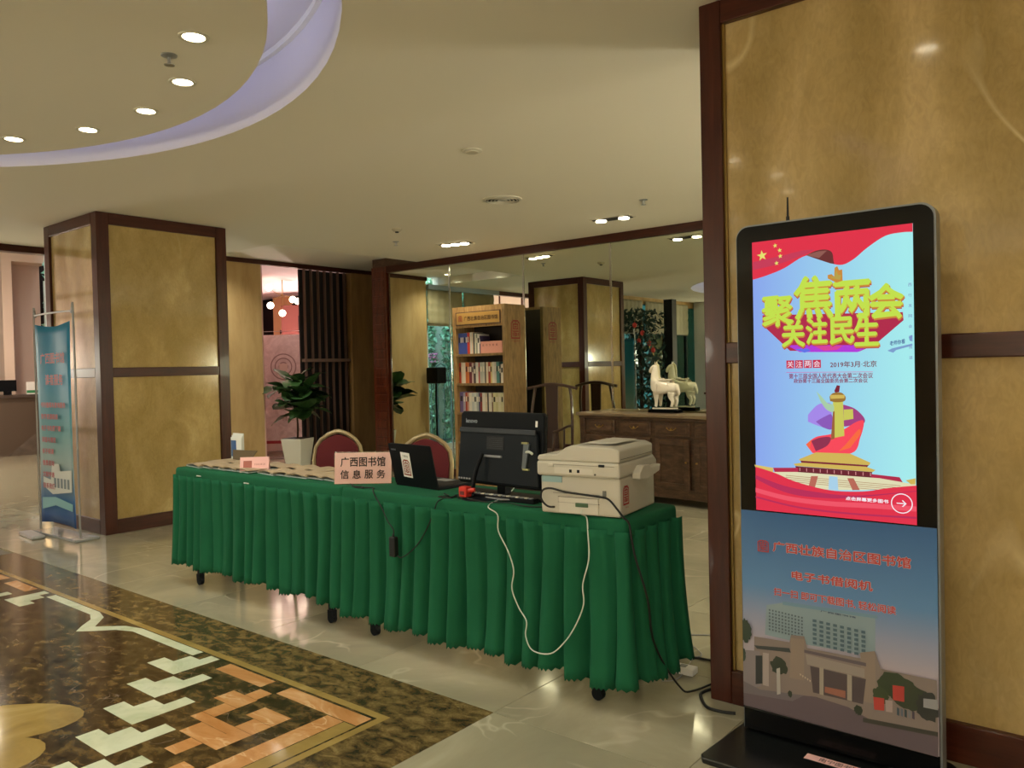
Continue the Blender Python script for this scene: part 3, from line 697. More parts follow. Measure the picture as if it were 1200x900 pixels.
# small lines
for i, ch in enumerate('关注两会'):
    q = (-0.1405,1.3367); w = .0287
    a = (q[0]+i*w*1.03, q[1]); b = (a[0]+w*.92, a[1]-.027)
    patch([a, (b[0], a[1]), b, (a[0], b[1])], em('seal_red', 'c82a50'))
    stext(ch, (a[0]+.003, a[1]-.003), (b[0]-.003, b[1]+.003), whitee)
stext('2019年3月·北京', (0.0046,1.3297), (0.1481,1.3098), mar, .0003)
patch([(-0.1412,1.2969), (0.1361,1.2947), (0.1361,1.2934), (-0.1412,1.2954)], pnk)
stext('第十三届全国人民代表大会第二次会议', (-0.1320,1.2918), (0.1364,1.2741), inke, .0003)
stext('政协第十三届全国委员会第二次会议', (-0.1159,1.2739), (0.1205,1.2596), inke, .0003)
stext('老师你看', (0.1877,1.3924), (0.2318,1.3781), navy, .0002, shear=.006)
patch([(0.1802,1.3597), (0.1945,1.3668), (0.2525,1.3798), (0.2524,1.3733), (0.2061,1.3614), (0.1976,1.3530)], em('steel_blue', '7a9ccc'))
patch([(0.2427,1.4002), (0.2482,1.4049), (0.2533,1.4062), (0.2530,1.3863), (0.2453,1.3886)], em('steel_blue', '7a9ccc'))
for i, ch in enumerate('西行发网会议报道'):
    q = (0.2478,1.5620); stext(ch, (q[0]-.005, q[1]-.0585*i*.55+.005), (q[0]+.005, q[1]-.0585*i*.55-.005), em('soft_violet', '7a78b8'), name='side_letter')
# swirling ribbon and carved pillar
patch(sm_([(-0.0703,1.1531), (-0.0361,1.1879), (0.0045,1.1921), (0.0076,1.1583), (0.0069,1.1095), (-0.0334,1.1159), (-0.0707,1.1301)]), em('violet', 'a488e8'))
patch(sm_([(-0.0444,1.1308), (-0.0182,1.1465), (0.0076,1.1546), (0.0069,1.1076), (-0.0224,1.1124)]), em('plum', '8a58b8'))
patch(sm_([(0.0442,1.1887), (0.0795,1.1762), (0.1070,1.1491), (0.1085,1.1308), (0.0858,1.1266), (0.0432,1.1180), (0.0401,1.1514)]), em('rose', 'a04080'))
patch(sm_([(-0.0787,1.0533), (-0.0451,1.0794), (0.0030,1.0906), (0.0430,1.1068), (0.0859,1.1339), (0.1075,1.1345), (0.0957,1.0827), (0.0669,1.0305), (-0.0572,1.0255)]), redb)
patch(sm_([(-0.0603,1.0655), (-0.0303,1.0781), (0.0028,1.0793), (-0.0085,1.0524), (-0.0459,1.0318)]), em('wine', '8f3050'))
patch(sm_([(0.0276,1.0353), (0.0531,1.0625), (0.0908,1.1083), (0.0958,1.0937), (0.0636,1.0481)]), em('flame', 'f86a40'))
patch(sm_([(-0.0776,1.0514), (-0.0603,1.0693), (-0.0645,1.0424), (-0.0515,1.0277)]), em('flame', 'f86a40'))
pat = em('pillar', 'c9c85a'); 
patch([(0.0119,1.1996), (0.0437,1.2036), (0.0463,1.0865), (0.0083,1.0776)], pat); patch([(0.0048,1.0906), (0.0114,1.1659), (0.0168,1.1660), (0.0155,1.0767), (0.0046,1.0718)], em('pillar_side', '9a6038'))
patch([(0.0457,1.1720), (0.0741,1.1743), (0.0755,1.1429), (0.0452,1.1374)], pat)
patch(sm_([(-0.0410,1.2315), (-0.0245,1.2145), (-0.0064,1.1938), (0.0135,1.1865), (0.0114,1.1640), (-0.0104,1.1731), (-0.0285,1.1993)]), em('pale_wing', 'a8cca8'))
patch(sm_([(0.0012,1.2146), (0.0123,1.2259), (0.0376,1.2278), (0.0517,1.2148), (0.0479,1.1999), (0.0227,1.1960), (0.0028,1.1996)]), goldd)
patch([(0.0031,1.2202), (0.0500,1.2203), (0.0480,1.2092), (0.0047,1.2071)], gold); patch([(0.0167,1.2333), (0.0253,1.2520), (0.0350,1.2501), (0.0322,1.2296), (0.0195,1.2277)], mar)
# palace
patch([(-0.1031,1.0020), (-0.0459,1.0280), (0.0633,1.0296), (0.1258,1.0034), (0.1223,0.9952), (-0.0994,0.9976)], gold)
patch([(-0.0974,0.9977), (0.1205,0.9951), (0.1117,0.9843), (-0.0919,0.9853)], mar)
patch([(-0.1207,0.9856), (-0.0918,0.9911), (0.1118,0.9898), (0.1409,0.9806), (0.1323,0.9739), (-0.1150,0.9789)], gold)
patch([(-0.1151,0.9782), (0.1306,0.9738), (0.1268,0.9523), (-0.1078,0.9515)], em('column_red', '6a2430'))
for i in range(11):
    f = i/10; a = (-0.0997,0.9733); b = (0.1254,0.9712); x = a[0]+(b[0]-a[0])*f; z = a[1]+(b[1]-a[1])*f
    patch([(x-.0012, z), (x+.0012, z), (x+.0012, z-.011), (x-.0012, z-.011)], em('post', 'd89090'))
patch([(-0.2584,0.9749), (-0.1915,0.9679), (-0.1918,0.9498), (-0.2511,0.9570)], em('yellow_bit', 'd8c068'))
patch([(-0.1915,0.9679), (-0.1051,0.9732), (-0.1058,0.9341), (-0.1775,0.9291)], red2); patch([(0.1280,0.9672), (0.2113,0.9628), (0.2260,0.9377), (0.1275,0.9303)], red2)
patch([(-0.1991,0.9530), (-0.1124,0.9585), (0.1529,0.9555), (0.2570,0.9432), (0.2569,0.9335), (0.1019,0.9135), (0.0171,0.9069), (-0.1062,0.9057)], cream)
for k in range(4):
    a = (-0.1483,0.9455); b = (0.2140,0.9368); dz = -.0065*k
    patch([(a[0], a[1]+dz), (b[0], b[1]+dz), (b[0], b[1]+dz-.0018), (a[0], a[1]+dz-.0018)], em('tan_stripe', 'b08868'))
patch([(-0.0036,0.9517), (0.0230,0.9514), (0.0251,0.9075), (-0.0063,0.9078)], em('pale_blue', 'a8d0e8'))
patch([(-0.0623,0.9477), (-0.0396,0.9492), (-0.0505,0.9100), (-0.0711,0.9119)], em('clay', 'b86858')); patch([(0.0540,0.9487), (0.0735,0.9501), (0.0923,0.9128), (0.0697,0.9110)], em('clay', 'b86858'))
patch([(0.2292,0.9543), (0.2573,0.9627), (0.2570,0.9439), (0.2440,0.9429)], gold)
# red drapery at the foot
tp = sm_([(-0.2540,0.9678), (-0.1845,0.9503), (-0.1130,0.9251), (-0.0030,0.9053), (0.1019,0.9095), (0.1773,0.9261), (0.2594,0.9402)]); ribbon(tp, [(x, .817) for x, z in tp], em('drape', 'e0304a'))
tp = sm_([(-0.2545,0.9384), (-0.1561,0.9091), (-0.0507,0.8960), (0.0759,0.8938), (0.2592,0.9239)]); ribbon(tp, [(x, z-.012-.01*math.sin(i*.2)) for i, (x, z) in enumerate(tp)], em('drape_dark', 'b82c58'))
tp = sm_([(-0.2552,0.8943), (-0.1423,0.8743), (-0.0035,0.8686), (0.1267,0.8732), (0.2586,0.8752)]); ribbon(tp, [(x, z-.016) for x, z in tp], em('drape_light', 'f05468'))
tp = sm_([(-0.2558,0.8649), (-0.1072,0.8418), (0.0622,0.8368), (0.2582,0.8426)]); ribbon(tp, [(x, z-.006) for x, z in tp], em('drape_dark', 'b82c58'))
stext('点击屏幕更多图书', (0.0485,0.8888), (0.1779,0.8771), whitee, .0004)
q = (0.2169,0.8806); R_ = .0315
def ring(cx, cz, r, w, mt, n=32, par=None):
    _l[0] += 1; y = -.0019-.00004*_l[0]
    v = [(cx+rr*math.cos(2*PI*i/n), y, cz+rr*math.sin(2*PI*i/n)) for rr in (r, r-w) for i in range(n)]
    MB().add(v, [(i, (i+1) % n, n+(i+1) % n, n+i) for i in range(n)]).build('ring', mt, par or so)
ring(q[0], q[1], R_, .003, whitee)
patch([(q[0]-.015, q[1]+.0015), (q[0]+.010, q[1]+.0015), (q[0]+.010, q[1]-.0015), (q[0]-.015, q[1]-.0015)], whitee)
patch([(q[0]+.014, q[1]), (q[0]+.003, q[1]+.011), (q[0]+.0005, q[1]+.009), (q[0]+.009, q[1])], whitee)
patch([(q[0]+.014, q[1]), (q[0]+.009, q[1]), (q[0]+.0005, q[1]-.009), (q[0]+.003, q[1]-.011)], whitee)

# poster under the screen
pmat = bpy.data.materials.new('poster_sky'); pmat.use_nodes = True; nt = pmat.node_tree; pb = nt.nodes['Principled BSDF']
tc = nt.nodes.new('ShaderNodeTexCoord'); sx = nt.nodes.new('ShaderNodeSeparateXYZ'); nt.links.new(tc.outputs['Object'], sx.inputs[0])
mr = nt.nodes.new('ShaderNodeMapRange'); mr.inputs['From Min'].default_value = .35; mr.inputs['From Max'].default_value = .80; nt.links.new(sx.outputs[2], mr.inputs['Value'])
rp = nt.nodes.new('ShaderNodeValToRGB'); rp.color_ramp.elements[0].color = lin('a39aa6'); rp.color_ramp.elements[1].color = lin('2f5f96'); rp.color_ramp.elements.new(.45).color = lin('5580b0')
nt.links.new(mr.outputs[0], rp.inputs[0]); nt.links.new(rp.outputs[0], pb.inputs['Base Color']); pb.inputs['Roughness'].default_value = .35
pz0 = .107
pst = MB().box(kx0+.001, kx1-.001, -.0022, 0, pz0, .812).build('poster', pmat, kio)
_p = [0]
def pp(pts, col, name='printed_shape'):
    _p[0] += 1; y = -.0024-.00004*_p[0]
    m_ = mat('print_'+col, col, .4)
    return MB().add([(max(kx0+.001, min(kx1-.001, x)), y, max(pz0, z)) for x, z in pts], [tuple(range(len(pts)))]).build(name, m_, pst)
def ptext(s, a, b, col, bold, shear):
    _p[0] += 1; y = -.0024-.00004*_p[0]
    put_text(MB(), s, a[0], b[0], b[1], a[1], y, bold=bold, shear=shear).build('lettering', mat('print_'+col, col, .4), pst)
for off, col in ((.0022, 'b8a8b0'), (.0009, 'b03634')):
    ptext('广西壮族自治区图书馆', (-0.1977,0.7119), (0.2389,0.6773), col, off, 0)
    ptext('电子书借阅机', (-0.1338,0.6186), (0.1253,0.5890), col, off, 0)
    ptext('扫一扫 即可下载图书, 轻松阅读', (-0.1973,0.5511), (0.1944,0.5234), col, off*.6, 0)
a = (-0.2523,0.7116); b = (-0.2129,0.6710); m_ = MB(); seal(m_, a[0], b[0], b[1], a[1], -.0042, mat('print_b03634', 'b03634', .4)); m_.build('library_seal', mat('print_b03634', 'b03634', .4), pst)
pp([(-0.2245,0.4849), (-0.1518,0.5074), (0.1331,0.5077), (0.1314,0.3790), (-0.0839,0.3736), (-0.2315,0.3801)], '7e929c')
pp([(-0.1671,0.5079), (0.1376,0.5133), (0.1419,0.5026), (-0.1673,0.4956)], '6a8aa0')
for r in range(7):
    for c in range(11):
        a = (-0.2163,0.4728); x = a[0]+.0112*c; z = a[1]-.0112*r-.0007*c
        pp([(x, z), (x+.0055, z), (x+.0055, z-.006), (x, z-.006)], '4f5c68', 'printed_window')
for r in range(6):
    for c in range(8):
        a = (-0.0648,0.4652); x = a[0]+.0222*c; z = a[1]-.0150*r-.0012*c
        pp([(x, z), (x+.0125, z), (x+.0125, z-.009), (x, z-.009)], '48606f', 'printed_window')
ptext('广西图书馆', (-0.0381,0.4997), (0.0744,0.4943), '3a4a66', .0002, -.002)
pp([(-0.2689,0.3676), (-0.1438,0.3717), (-0.1383,0.3981), (-0.0933,0.4018), (-0.0840,0.3636), (0.1134,0.3656), (0.1316,0.3981), (0.1486,0.3447), (0.3094,0.3438), (0.3115,0.1710), (-0.2724,0.1679)], '7c706c')
pp([(-0.1385,0.3880), (-0.0934,0.3918), (-0.0956,0.2506), (-0.1458,0.2492)], '84766c'); pp([(0.0865,0.3840), (0.1316,0.3981), (0.1338,0.2271), (0.0935,0.2267)], '84766c')
pp([(-0.0940,0.3565), (0.1042,0.3541), (0.1041,0.3426), (-0.0941,0.3464)], '5a5058'); pp([(-0.0893,0.3424), (0.0994,0.3339), (0.0991,0.3050), (-0.0849,0.3082)], '8c827c')
pp([(-0.0751,0.3054), (0.1035,0.3012), (0.0934,0.2170), (-0.0666,0.2172)], '4a4044')
for (u, v_) in ((355, 560), (448, 580), (495, 590)):
    pass
pp([(-0.0439,0.3072), (-0.0304,0.3072), (-0.0317,0.2157), (-0.0452,0.2164)], '928a80'); pp([(0.0451,0.3044), (0.0598,0.3038), (0.0587,0.2181), (0.0439,0.2184)], '928a80')
pp([(-0.0274,0.2464), (0.0387,0.2473), (0.0384,0.2229), (-0.0277,0.2266)], '8a5a4c')
pp([(-0.3132,0.3115), (-0.2484,0.3196), (-0.2452,0.1953), (-0.3157,0.1735)], '7c7478'); pp([(-0.2695,0.3362), (-0.1441,0.3513), (-0.1393,0.3371), (-0.2589,0.3258)], '33383a'); pp([(-0.2647,0.3005), (-0.2402,0.3057), (-0.2418,0.2065), (-0.2665,0.1987)], '23282a')
pp([(-0.2379,0.3166), (-0.2168,0.3179), (-0.2187,0.2015), (-0.2398,0.2018)], '9a8f8c')
pp([(-0.3157,0.1703), (-0.0571,0.2046), (0.0473,0.1958), (0.1108,0.1734), (0.3115,0.1710), (0.3108,0.1050), (-0.3167,0.1149)], '5c5058')
pp([(-0.3152,0.2000), (-0.2507,0.1836), (-0.0964,0.2000), (-0.1369,0.1699), (-0.3160,0.1575)], '686066')
def tree(u0, v0, w, h, col):
    P = []
    rnd = random.Random(int(u0*1000))
    for i in range(26):
        a = 2*PI*i/26; r = 1+rnd.uniform(-.16, .16); P.append((u0+w*r*math.cos(a), v0+h*r*math.sin(a)))
    pp(P, col, 'printed_tree')
a = (-0.1810,0.2822); tree(a[0], a[1], .029, .032, '263024'); a = (-0.3011,0.3824); tree(a[0], a[1], .022, .04, '28382a'); a = (-0.3135,0.2956); tree(a[0], a[1], .012, .028, '28382a')
a = (0.1917,0.3026); tree(a[0], a[1], .052, .038, '2e3a26'); a = (0.2340,0.2707); tree(a[0], a[1], .055, .042, '303828'); a = (0.2839,0.2553); tree(a[0], a[1], .032, .045, '2c2e2c')
a = (0.1475,0.2590); tree(a[0], a[1], .025, .025, '344028'); a = (0.0794,0.1942); tree(a[0], a[1], .014, .016, '2a3326'); a = (-0.1446,0.1935); tree(a[0], a[1], .007, .012, '2a3326')
pp([(-0.1905,0.2699), (-0.1780,0.2767), (-0.1775,0.1856), (-0.1899,0.1795)], 'a09c98')
pp([(0.1830,0.3006), (0.2174,0.3039), (0.2168,0.2553), (0.1842,0.2538)], 'a83a34'); pp([(0.1252,0.2489), (0.1580,0.2521), (0.1575,0.2122), (0.1274,0.2083)], 'a83a34'); pp([(0.1606,0.2480), (0.1824,0.2505), (0.1819,0.2127), (0.1627,0.2107)], '9a8a88')
for k in range(5):
    a = (0.1951,0.2330); pp([(a[0]+.011*k, a[1]), (a[0]+.011*k+.007, a[1]-.002), (a[0]+.011*k+.007, a[1]-.026), (a[0]+.011*k, a[1]-.024)], ['3c4c58', '5a6070', '2e3c44', '70727a', '403848'][k], 'printed_figure')
pp([(0.0928,0.1735), (0.3117,0.1848), (0.3115,0.1710), (0.0926,0.1590)], '3c3a34')
pp([(0.2717,0.2799), (0.3128,0.2854), (0.3124,0.2534), (0.2714,0.2522)], '8c8c90')
for k in range(5):
    a = (-0.1102,0.2725); pp([(a[0]+.008*k, a[1]-.0035*k), (a[0]+.008*k+.006, a[1]-.0035*k-.002), (a[0]+.008*k+.002, a[1]-.0035*k-.009)], 'b0a090', 'printed_pennant')
pp([(-0.3167,0.1149), (0.3108,0.1050), (0.3142,0.0439), (-0.3215,-0.1520)], '0a0c0e')

# ---- tables with pleated green skirts
T = .745
def skirt(path, z0, mt, parent, flare, seed):
    rnd = random.Random(seed)
    # path: list of (x,y) corner points; sampled at even steps with outward normal
    pts = []; s = 0
    for i in range(len(path)-1):
        a = Vector(path[i]); b = Vector(path[i+1]); L = (b-a).length; n = max(2, int(L/.0085)); d = (b-a)/L; nn = Vector((d.y, -d.x))
        for k in range(n):
            pts.append((a+(b-a)*k/n, nn, s+L*k/n, i))
        s += L
    pts.append((Vector(path[-1]), nn, s, len(path)-2))
    # smooth the normals around corners
    N = [p[1].copy() for p in pts]
    for _ in range(14):
        N = [(N[max(i-1, 0)]+N[i]*1.0+N[min(i+1, len(N)-1)]).normalized() for i in range(len(N))]
    # pleat layout
    edges = [0]
    while edges[-1] < s: edges.append(edges[-1]+rnd.uniform(.085, .135))
    amp = [rnd.uniform(.75, 1.25) for _ in edges]; lean = [rnd.uniform(-.12, .12) for _ in edges]
    rows = 16; v = []; nc = len(pts)
    for r in range(rows+1):
        f = r/rows; z = T-.045-(T-.045-z0)*f
        for i, (p, _, q, seg) in enumerate(pts):
            qq = q+lean[min(len(lean)-1, int(q/.11))]*.0*f
            j = 0
            j = max(k for k in range(len(edges)-1) if edges[k] <= q+1e-9)
            t = (q-edges[j])/(edges[j+1]-edges[j])+.06*math.sin(3*f+j)
            tt = max(0, min(1, t)); g = (1-math.exp(-(min(tt, 1-tt)/(.13 if tt < .5 else .20))**2))*(.86+.14*math.sin(5*tt+j))
            depth = (.030+.050*f**.7)*amp[j]
            off = depth*(g-.72)+.012-.004*f+flare*f*f+.006
            # knife fold near the top edge
            off += .006*(1-f)*(1 if .08 < t < .55 else 0)
            wig = .010*f*math.sin(j*2.3+f*2)
            zz = z
            if r == rows: zz = z0+(.0055 if i % 2 else -.0055)+.012*math.sin(j*1.7)
            n2 = N[i]; tx = Vector((-n2.y, n2.x))
            c = p+n2*off+tx*wig
            v.append((c.x, c.y, zz))
    f = [(r*nc+i, r*nc+i+1, (r+1)*nc+i+1, (r+1)*nc+i) for r in range(rows) for i in range(nc-1)]
    o = MB().add(v, f, mt).build('skirt', mt, parent, smooth=False)
    o.data.polygons.foreach_set('use_smooth', [True]*len(o.data.polygons))
    m = o.modifiers.new('s', 'SOLIDIFY'); m.thickness = .002
    return o
def table(x0, x1, y0, y1, lab, sides, z0, seed, flare=.03):
    cx = (x0+x1)/2; cy = (y0+y1)/2; w = (x1-x0)/2; d = (y1-y0)/2
    t = thing('folding_table', lab, 'table', (cx, cy, 0), 0, 'skirted tables')
    MB().box(-w+.01, w-.01, -d+.01, d-.01, T-.03, T-.006).build('tabletop', mat('board', '6a5238', .6), t)
    for sx in (-1, 1):
        for sy in (-1, 1):
            px = sx*(w-.17); py = sy*(d-.05)
            MB().box(px-.016, px+.016, py-.012, py+.012, .045, T-.03).cyl((px, py-.012, .026), (px, py+.012, .026), .026, n=14).box(px-.02, px+.02, py-.016, py+.016, .03, .07).build('leg', black, t)
    # cloth top with a rolled edge and hanging band
    zb = T-.062
    prof = [(0, T), (.0, T)]
    m = MB(); n = 5; P = [(-w, -d), (w, -d), (w, d), (-w, d)]
    rings = []
    for (o_, z) in ((-.012, T+.001), (0, T-.001), (.006, T-.008), (.008, T-.02), (.009, T-.05), (.0095, zb), (.0065, zb)):
        ring_ = []
        for (cx_, cy_, a0) in ((w-.02, d-.02, 0), (-w+.02, d-.02, 90), (-w+.02, -d+.02, 180), (w-.02, -d+.02, 270)):
            for i in range(7):
                a = math.radians(a0+15*i); ring_.append((cx_+(.02+o_)*math.cos(a), cy_+(.02+o_)*math.sin(a), z))
        rings.append(ring_)
    k = len(rings[0]); v = [p for rg in rings for p in rg]
    f = [(r*k+i, r*k+(i+1) % k, (r+1)*k+(i+1) % k, (r+1)*k+i) for r in range(len(rings)-1) for i in range(k)]+[tuple(range(k))]
    m.add(v, f, greenc).build('cloth_top', greenc, t, smooth=True)
    skirt([(p[0]*w+0, p[1]*d) for p in sides], z0, greenc, t, flare, seed)
    return t
TX0, TX1, TJ, TY0, TY1 = -4.915, -1.575, -3.255, 2.605, 3.0
tL = table(TX0, TJ+.002, TY0, TY1, 'green-skirted folding table at the column end, carrying the brochures', [(-1, .99), (-1, -1), (1.035, -1)], .135, 3, .022)
tR = table(TJ+.006, TX1, TY0, TY1+.01, 'green-skirted folding table at the kiosk end, carrying the printer', [(-.99, -1), (1, -1), (1, .99)], .105, 9, .04)
for (x, y, z) in ((-4.62, TY0-.011, T-.035), (-4.1, TY0-.011, T-.042)):
    tag(MB().box(x-.025, x+.025, y-.002, y, z-.003, z+.003, paperw).build('sticker', None), 'small pale sticker strip on the %s part of the left table edge' % ('outer' if x < -4.5 else 'middle'), 'sticker', 'stickers on the table edge')

# ---- printer
pr = thing('multifunction_printer', 'off-white multifunction printer with a red seal sticker at the table end', 'printer', (-1.769, 2.582, T), math.radians(8))
pw, pd = .353, .385; x0, x1 = -pw/2, pw/2
ph = mat('printer_body', 'bdb9ab', .5); ph2 = mat('printer_seam', '4c4a42', .6); ph3 = mat('printer_light', 'c8c4b7', .45)
MB().box(x0+.004, x1-.004, .004, pd-.02, .004, .155, ph).build('body', None, pr, bevel=.008)
MB().box(x0+.085, x1-.095, -.001, .006, .008, .072, ph3).build('rear_cover', None, pr, bevel=.003)
MB().box(x0+.082, x1-.09, -.0005, .004, .071, .0725, ph2).box(x0+.082, x1-.09, -.002, .004, .050, .0508, ph2).box(x0+.06, x1-.09, -.0006, .004, .086, .0868, ph2).build('cover_seam', None, pr)
MB().box(x0+.16, x0+.215, -.004, .003, .036, .052, mat('green_latch', '3c5c40', .5)).build('latch', None, pr, bevel=.002)
MB().box(x1-.075, x1-.062, -.002, .004, .075, .105, mat('vent_grey', '6c6c66', .6)).build('vent_grille', None, pr)
MB().box(x0+.01, x0+.10, .001, .005, .128, .152, mat('pale_blue_tape', '8fb0b4', .5)).build('blue_tape', None, pr)
up = MB().box(x0-.006, x1+.002, -.012, pd-.03, .155, .215, ph).build('scanner_body', None, pr, bevel=.010)
MB().box(x0+.075, x0+.245, -.0135, -.011, .165, .190, ph3).build('port_panel', None, pr, bevel=.002)
MB().box(x0+.142, x0+.153, -.0145, -.012, .172, .184, black).box(x0+.176, x0+.187, -.0145, -.012, .172, .184, black).build('port', None, pr)
MB().cyl((x1-.10, -.011, .168), (x1-.10, -.0145, .168), .004, n=10, mt=ph2).build('screw', None, pr)
MB().box(x0+.05, x1-.02, -.0125, -.011, .2005, .2018, ph2).build('hinge_seam', None, pr)
MB().box(x0+.05, x0+.072, -.018, -.008, .192, .205, ph3).box(x1-.085, x1-.06, -.016, -.008, .198, .208, navyp).build('hinge', None, pr, bevel=.002)
# lid with raised document feeder
prof = [(x0-.004, .215), (x1, .215), (x1, .262), (x1-.03, .274), (x0+.15, .278), (x0+.125, .270), (x0+.085, .242), (x0+.004, .236), (x0-.004, .230)]
MB().prism(prof, -.008, pd-.045, 'y', ph).build('feeder_lid', None, pr, bevel=.006)
MB().prism([(x0+.17, .2795), (x1-.10, .2790), (x1-.04, .2835), (x0+.20, .2865)], .06, pd-.10, 'y', ph3).build('paper_tray', None, pr, bevel=.003)
MB().box(x1+.0005, x1+.0025, 0, pd-.05, .228, .2292, ph2).build('lid_seam', None, pr)
# control panel side and flap on the table-end side
MB().prism([(.12, .140), (.20, .132), (.335, .150), (.345, .178), (.24, .172), (.225, .188), (.16, .190), (.12, .165)], x1-.002, x1+.032, 'x', ph3).build('side_flap', None, pr, bevel=.004)
MB().prism([(pd-.06, .16), (pd+.01, .16), (pd+.012, .188), (pd-.03, .215), (pd-.06, .215)], x0+.01, x1-.005, 'x', ph).build('control_panel', None, pr, bevel=.005)
m_ = MB(); Ms = Matrix.Translation((x1-.0035, .03, 0)) @ Matrix.Rotation(PI/2, 4, 'Z'); seal(m_, .0, .056, .048, .122, -.0012, mat('seal_red', 'a32526', .6), Ms)
m_.build('seal_sticker', mat('seal_red', 'a32526', .6), pr)
put_text(MB(), '广西图书馆', .012, .05, .034, .041, -.001, mat('seal_red', 'a32526', .6), M=Ms).build('sticker_lettering', None, pr)

# ---- all-in-one computer seen from behind
pc = thing('desktop_monitor', 'large black computer screen seen from behind, beside the printer', 'monitor', (-2.335, 2.765, T), math.radians(-4))
tilt = Matrix.Translation((0, 0, .052)) @ Matrix.Rotation(math.radians(-4), 4, 'X')
MB().prism([(-.262, .0), (.262, .0), (.262, .325), (.250, .338), (-.245, .338), (-.262, .325)], 0, .028, 'y', black, M=tilt).build('housing', None, pc, bevel=.006)
MB().box(-.258, .258, .0275, .031, .004, .332, blackg, M=tilt).build('screen_front', None, pc)
MB().prism([(-.255, .01), (.255, .01), (.240, .245), (-.245, .245)], -.020, .0, 'y', navyp, M=tilt).build('back_cover', None, pc, bevel=.008)
MB().box(-.245, .235, -.024, -.018, .238, .262, mat('ridge_grey', '20252b', .4), M=tilt).build('ridge', None, pc, bevel=.003)
MB().box(-.065, .045, -.0215, -.0195, .165, .225, blackr, M=tilt).build('vent_plate', None, pc)
for k in range(6): MB().box(-.06, .04, -.0225, -.0205, .170+k*.009, .173+k*.009, mat('ridge_grey', '20252b', .4), M=tilt).build('vent_slat', None, pc)
MB().box(-.085, .035, -.027, -.019, .130, .140, greyp, M=tilt).build('hinge_bar', None, pc, bevel=.002)
put_text(MB(), 'lenovo', -.225, -.150, .283, .303, -.0012, mat('letter_grey', '9aa4ac', .4), bold=.0006, M=tilt).build('lettering', None, pc)
MB().box(.214, .226, -.0015, .0, .275, .302, white, M=tilt).build('label', None, pc)
MB().tube([(-.07, -.03, .20), (-.085, -.06, .12), (-.095, -.075, .03), (-.08, -.08, .008)], .009, 8, black).build('stand_arm', None, pc, smooth=True)
MB().prism([(.165, .09), (.185, .09), (.205, .20), (.19, .205), (.172, .20)], -.03, -.022, 'y', mat('strap_grey', '5c6468', .5), M=tilt).build('ribbon_strap', None, pc)
MB().box(.16, .195, -.031, -.021, .200, .208, mat('yellow_tab', '9c9a62', .5), M=tilt).box(.17, .205, -.031, -.021, .085, .093, mat('yellow_tab', '9c9a62', .5), M=tilt).build('plug_tab', None, pc)
MB().tube([(.19, -.03, .165), (.215, -.04, .168), (.235, -.04, .160)], .006, 6, cable_w, M=tilt).build('white_plug', None, pc, smooth=True)
for k in range(5): MB().box(-.25+k*.018, -.238+k*.018, -.0215, -.0195, .018, .026, greyp, M=tilt).build('port', None, pc)
MB().lathe([(.09, 0), (.09, .004), (.075, .008), (.001, .009)], 28, navyp, Matrix.Translation((-.05, -.065, 0))).build('stand_foot', None, pc, smooth=True)
MB().prism([(-.02, -.075), (.10, -.09), (.13, -.065), (.10, -.045), (0, -.04)], .009, .014, 'z', greyp).build('foot_plate', None, pc)
MB().box(-.262, .262, .0, .09, .0, .015, black).build('rear_foot', None, pc)
MB().box(-.03, .02, .02, .06, .014, .09, black).build('stand_post', None, pc)
# keyboard-like strip of plugs behind the screen foot
t = thing('power_strip', 'black power strip with grey sockets lying under the screen', 'power strip', (-2.28, 2.72, T))
MB().box(-.17, .2, -.03, .01, 0, .022, black).build('body', None, t, bevel=.004)
for k in range(14): MB().box(-.155+k*.025, -.138+k*.025, -.026, -.01, .022, .026, greyp if k % 2 else whitep).build('socket', None, t)
t = thing('plug_adapter', 'red plug adapter standing in front of the black screen', 'adapter', (-2.433, 2.645, T+.012))
MB().box(-.022, .024, -.022, .02, 0, .048, red_pl).build('body', None, t, bevel=.006)
MB().box(-.011, .013, -.0235, -.021, .012, .028, mat('adapter_dark', '5a1410', .5)).build('socket_face', None, t)
MB().cyl((.02, 0, .03), (.05, .01, .034), .012, .009, 10, red_pl).build('collar', None, t, smooth=True)

# ---- laptop seen from behind
lt = thing('laptop', 'open black laptop seen from behind with a seal sticker on its lid', 'laptop', (-2.89, 2.785, T), math.radians(-6))
Lm = Matrix.Translation((0, 0, .012)) @ Matrix.Rotation(math.radians(12), 4, 'X')
MB().box(-.17, .17, 0, .238, 0, .018, black).build('base', None, lt, bevel=.004)
MB().box(-.15, .15, .03, .13, .0182, .0195, navyp).build('keyboard', None, lt)
MB().box(-.05, .05, .15, .215, .0181, .0188, greyp).build('touchpad', None, lt)
MB().prism([(-.17, .0), (.17, .0), (.17, .205), (.162, .214), (-.162, .214), (-.17, .205)], -.004, .004, 'y', black, M=Lm).build('lid', None, lt, bevel=.002)
MB().box(-.16, .16, .0041, .0045, .012, .204, blackg, M=Lm).build('display', None, lt)
put_text(MB(), 'lenovo', -.150, -.112, .178, .189, -.0046, mat('letter_grey', '9aa4ac', .4), M=Lm).build('lettering', None, lt)
Ls = Lm @ Matrix.Translation((-.045, 0, .095)) @ Matrix.Rotation(math.radians(3), 4, 'Y')
MB().box(-.036, .036, -.0052, -.0044, -.055, .075, white, M=Ls).build('sticker', None, lt)
m_ = MB(); seal(m_, -.028, .028, -.045, .038, -.0060, mat('seal_brown', '93382a', .6), Ls); put_text(m_, '广西图书馆', -.022, .022, .050, .062, -.0056, ink, M=Ls); m_.build('sticker_print', None, lt)

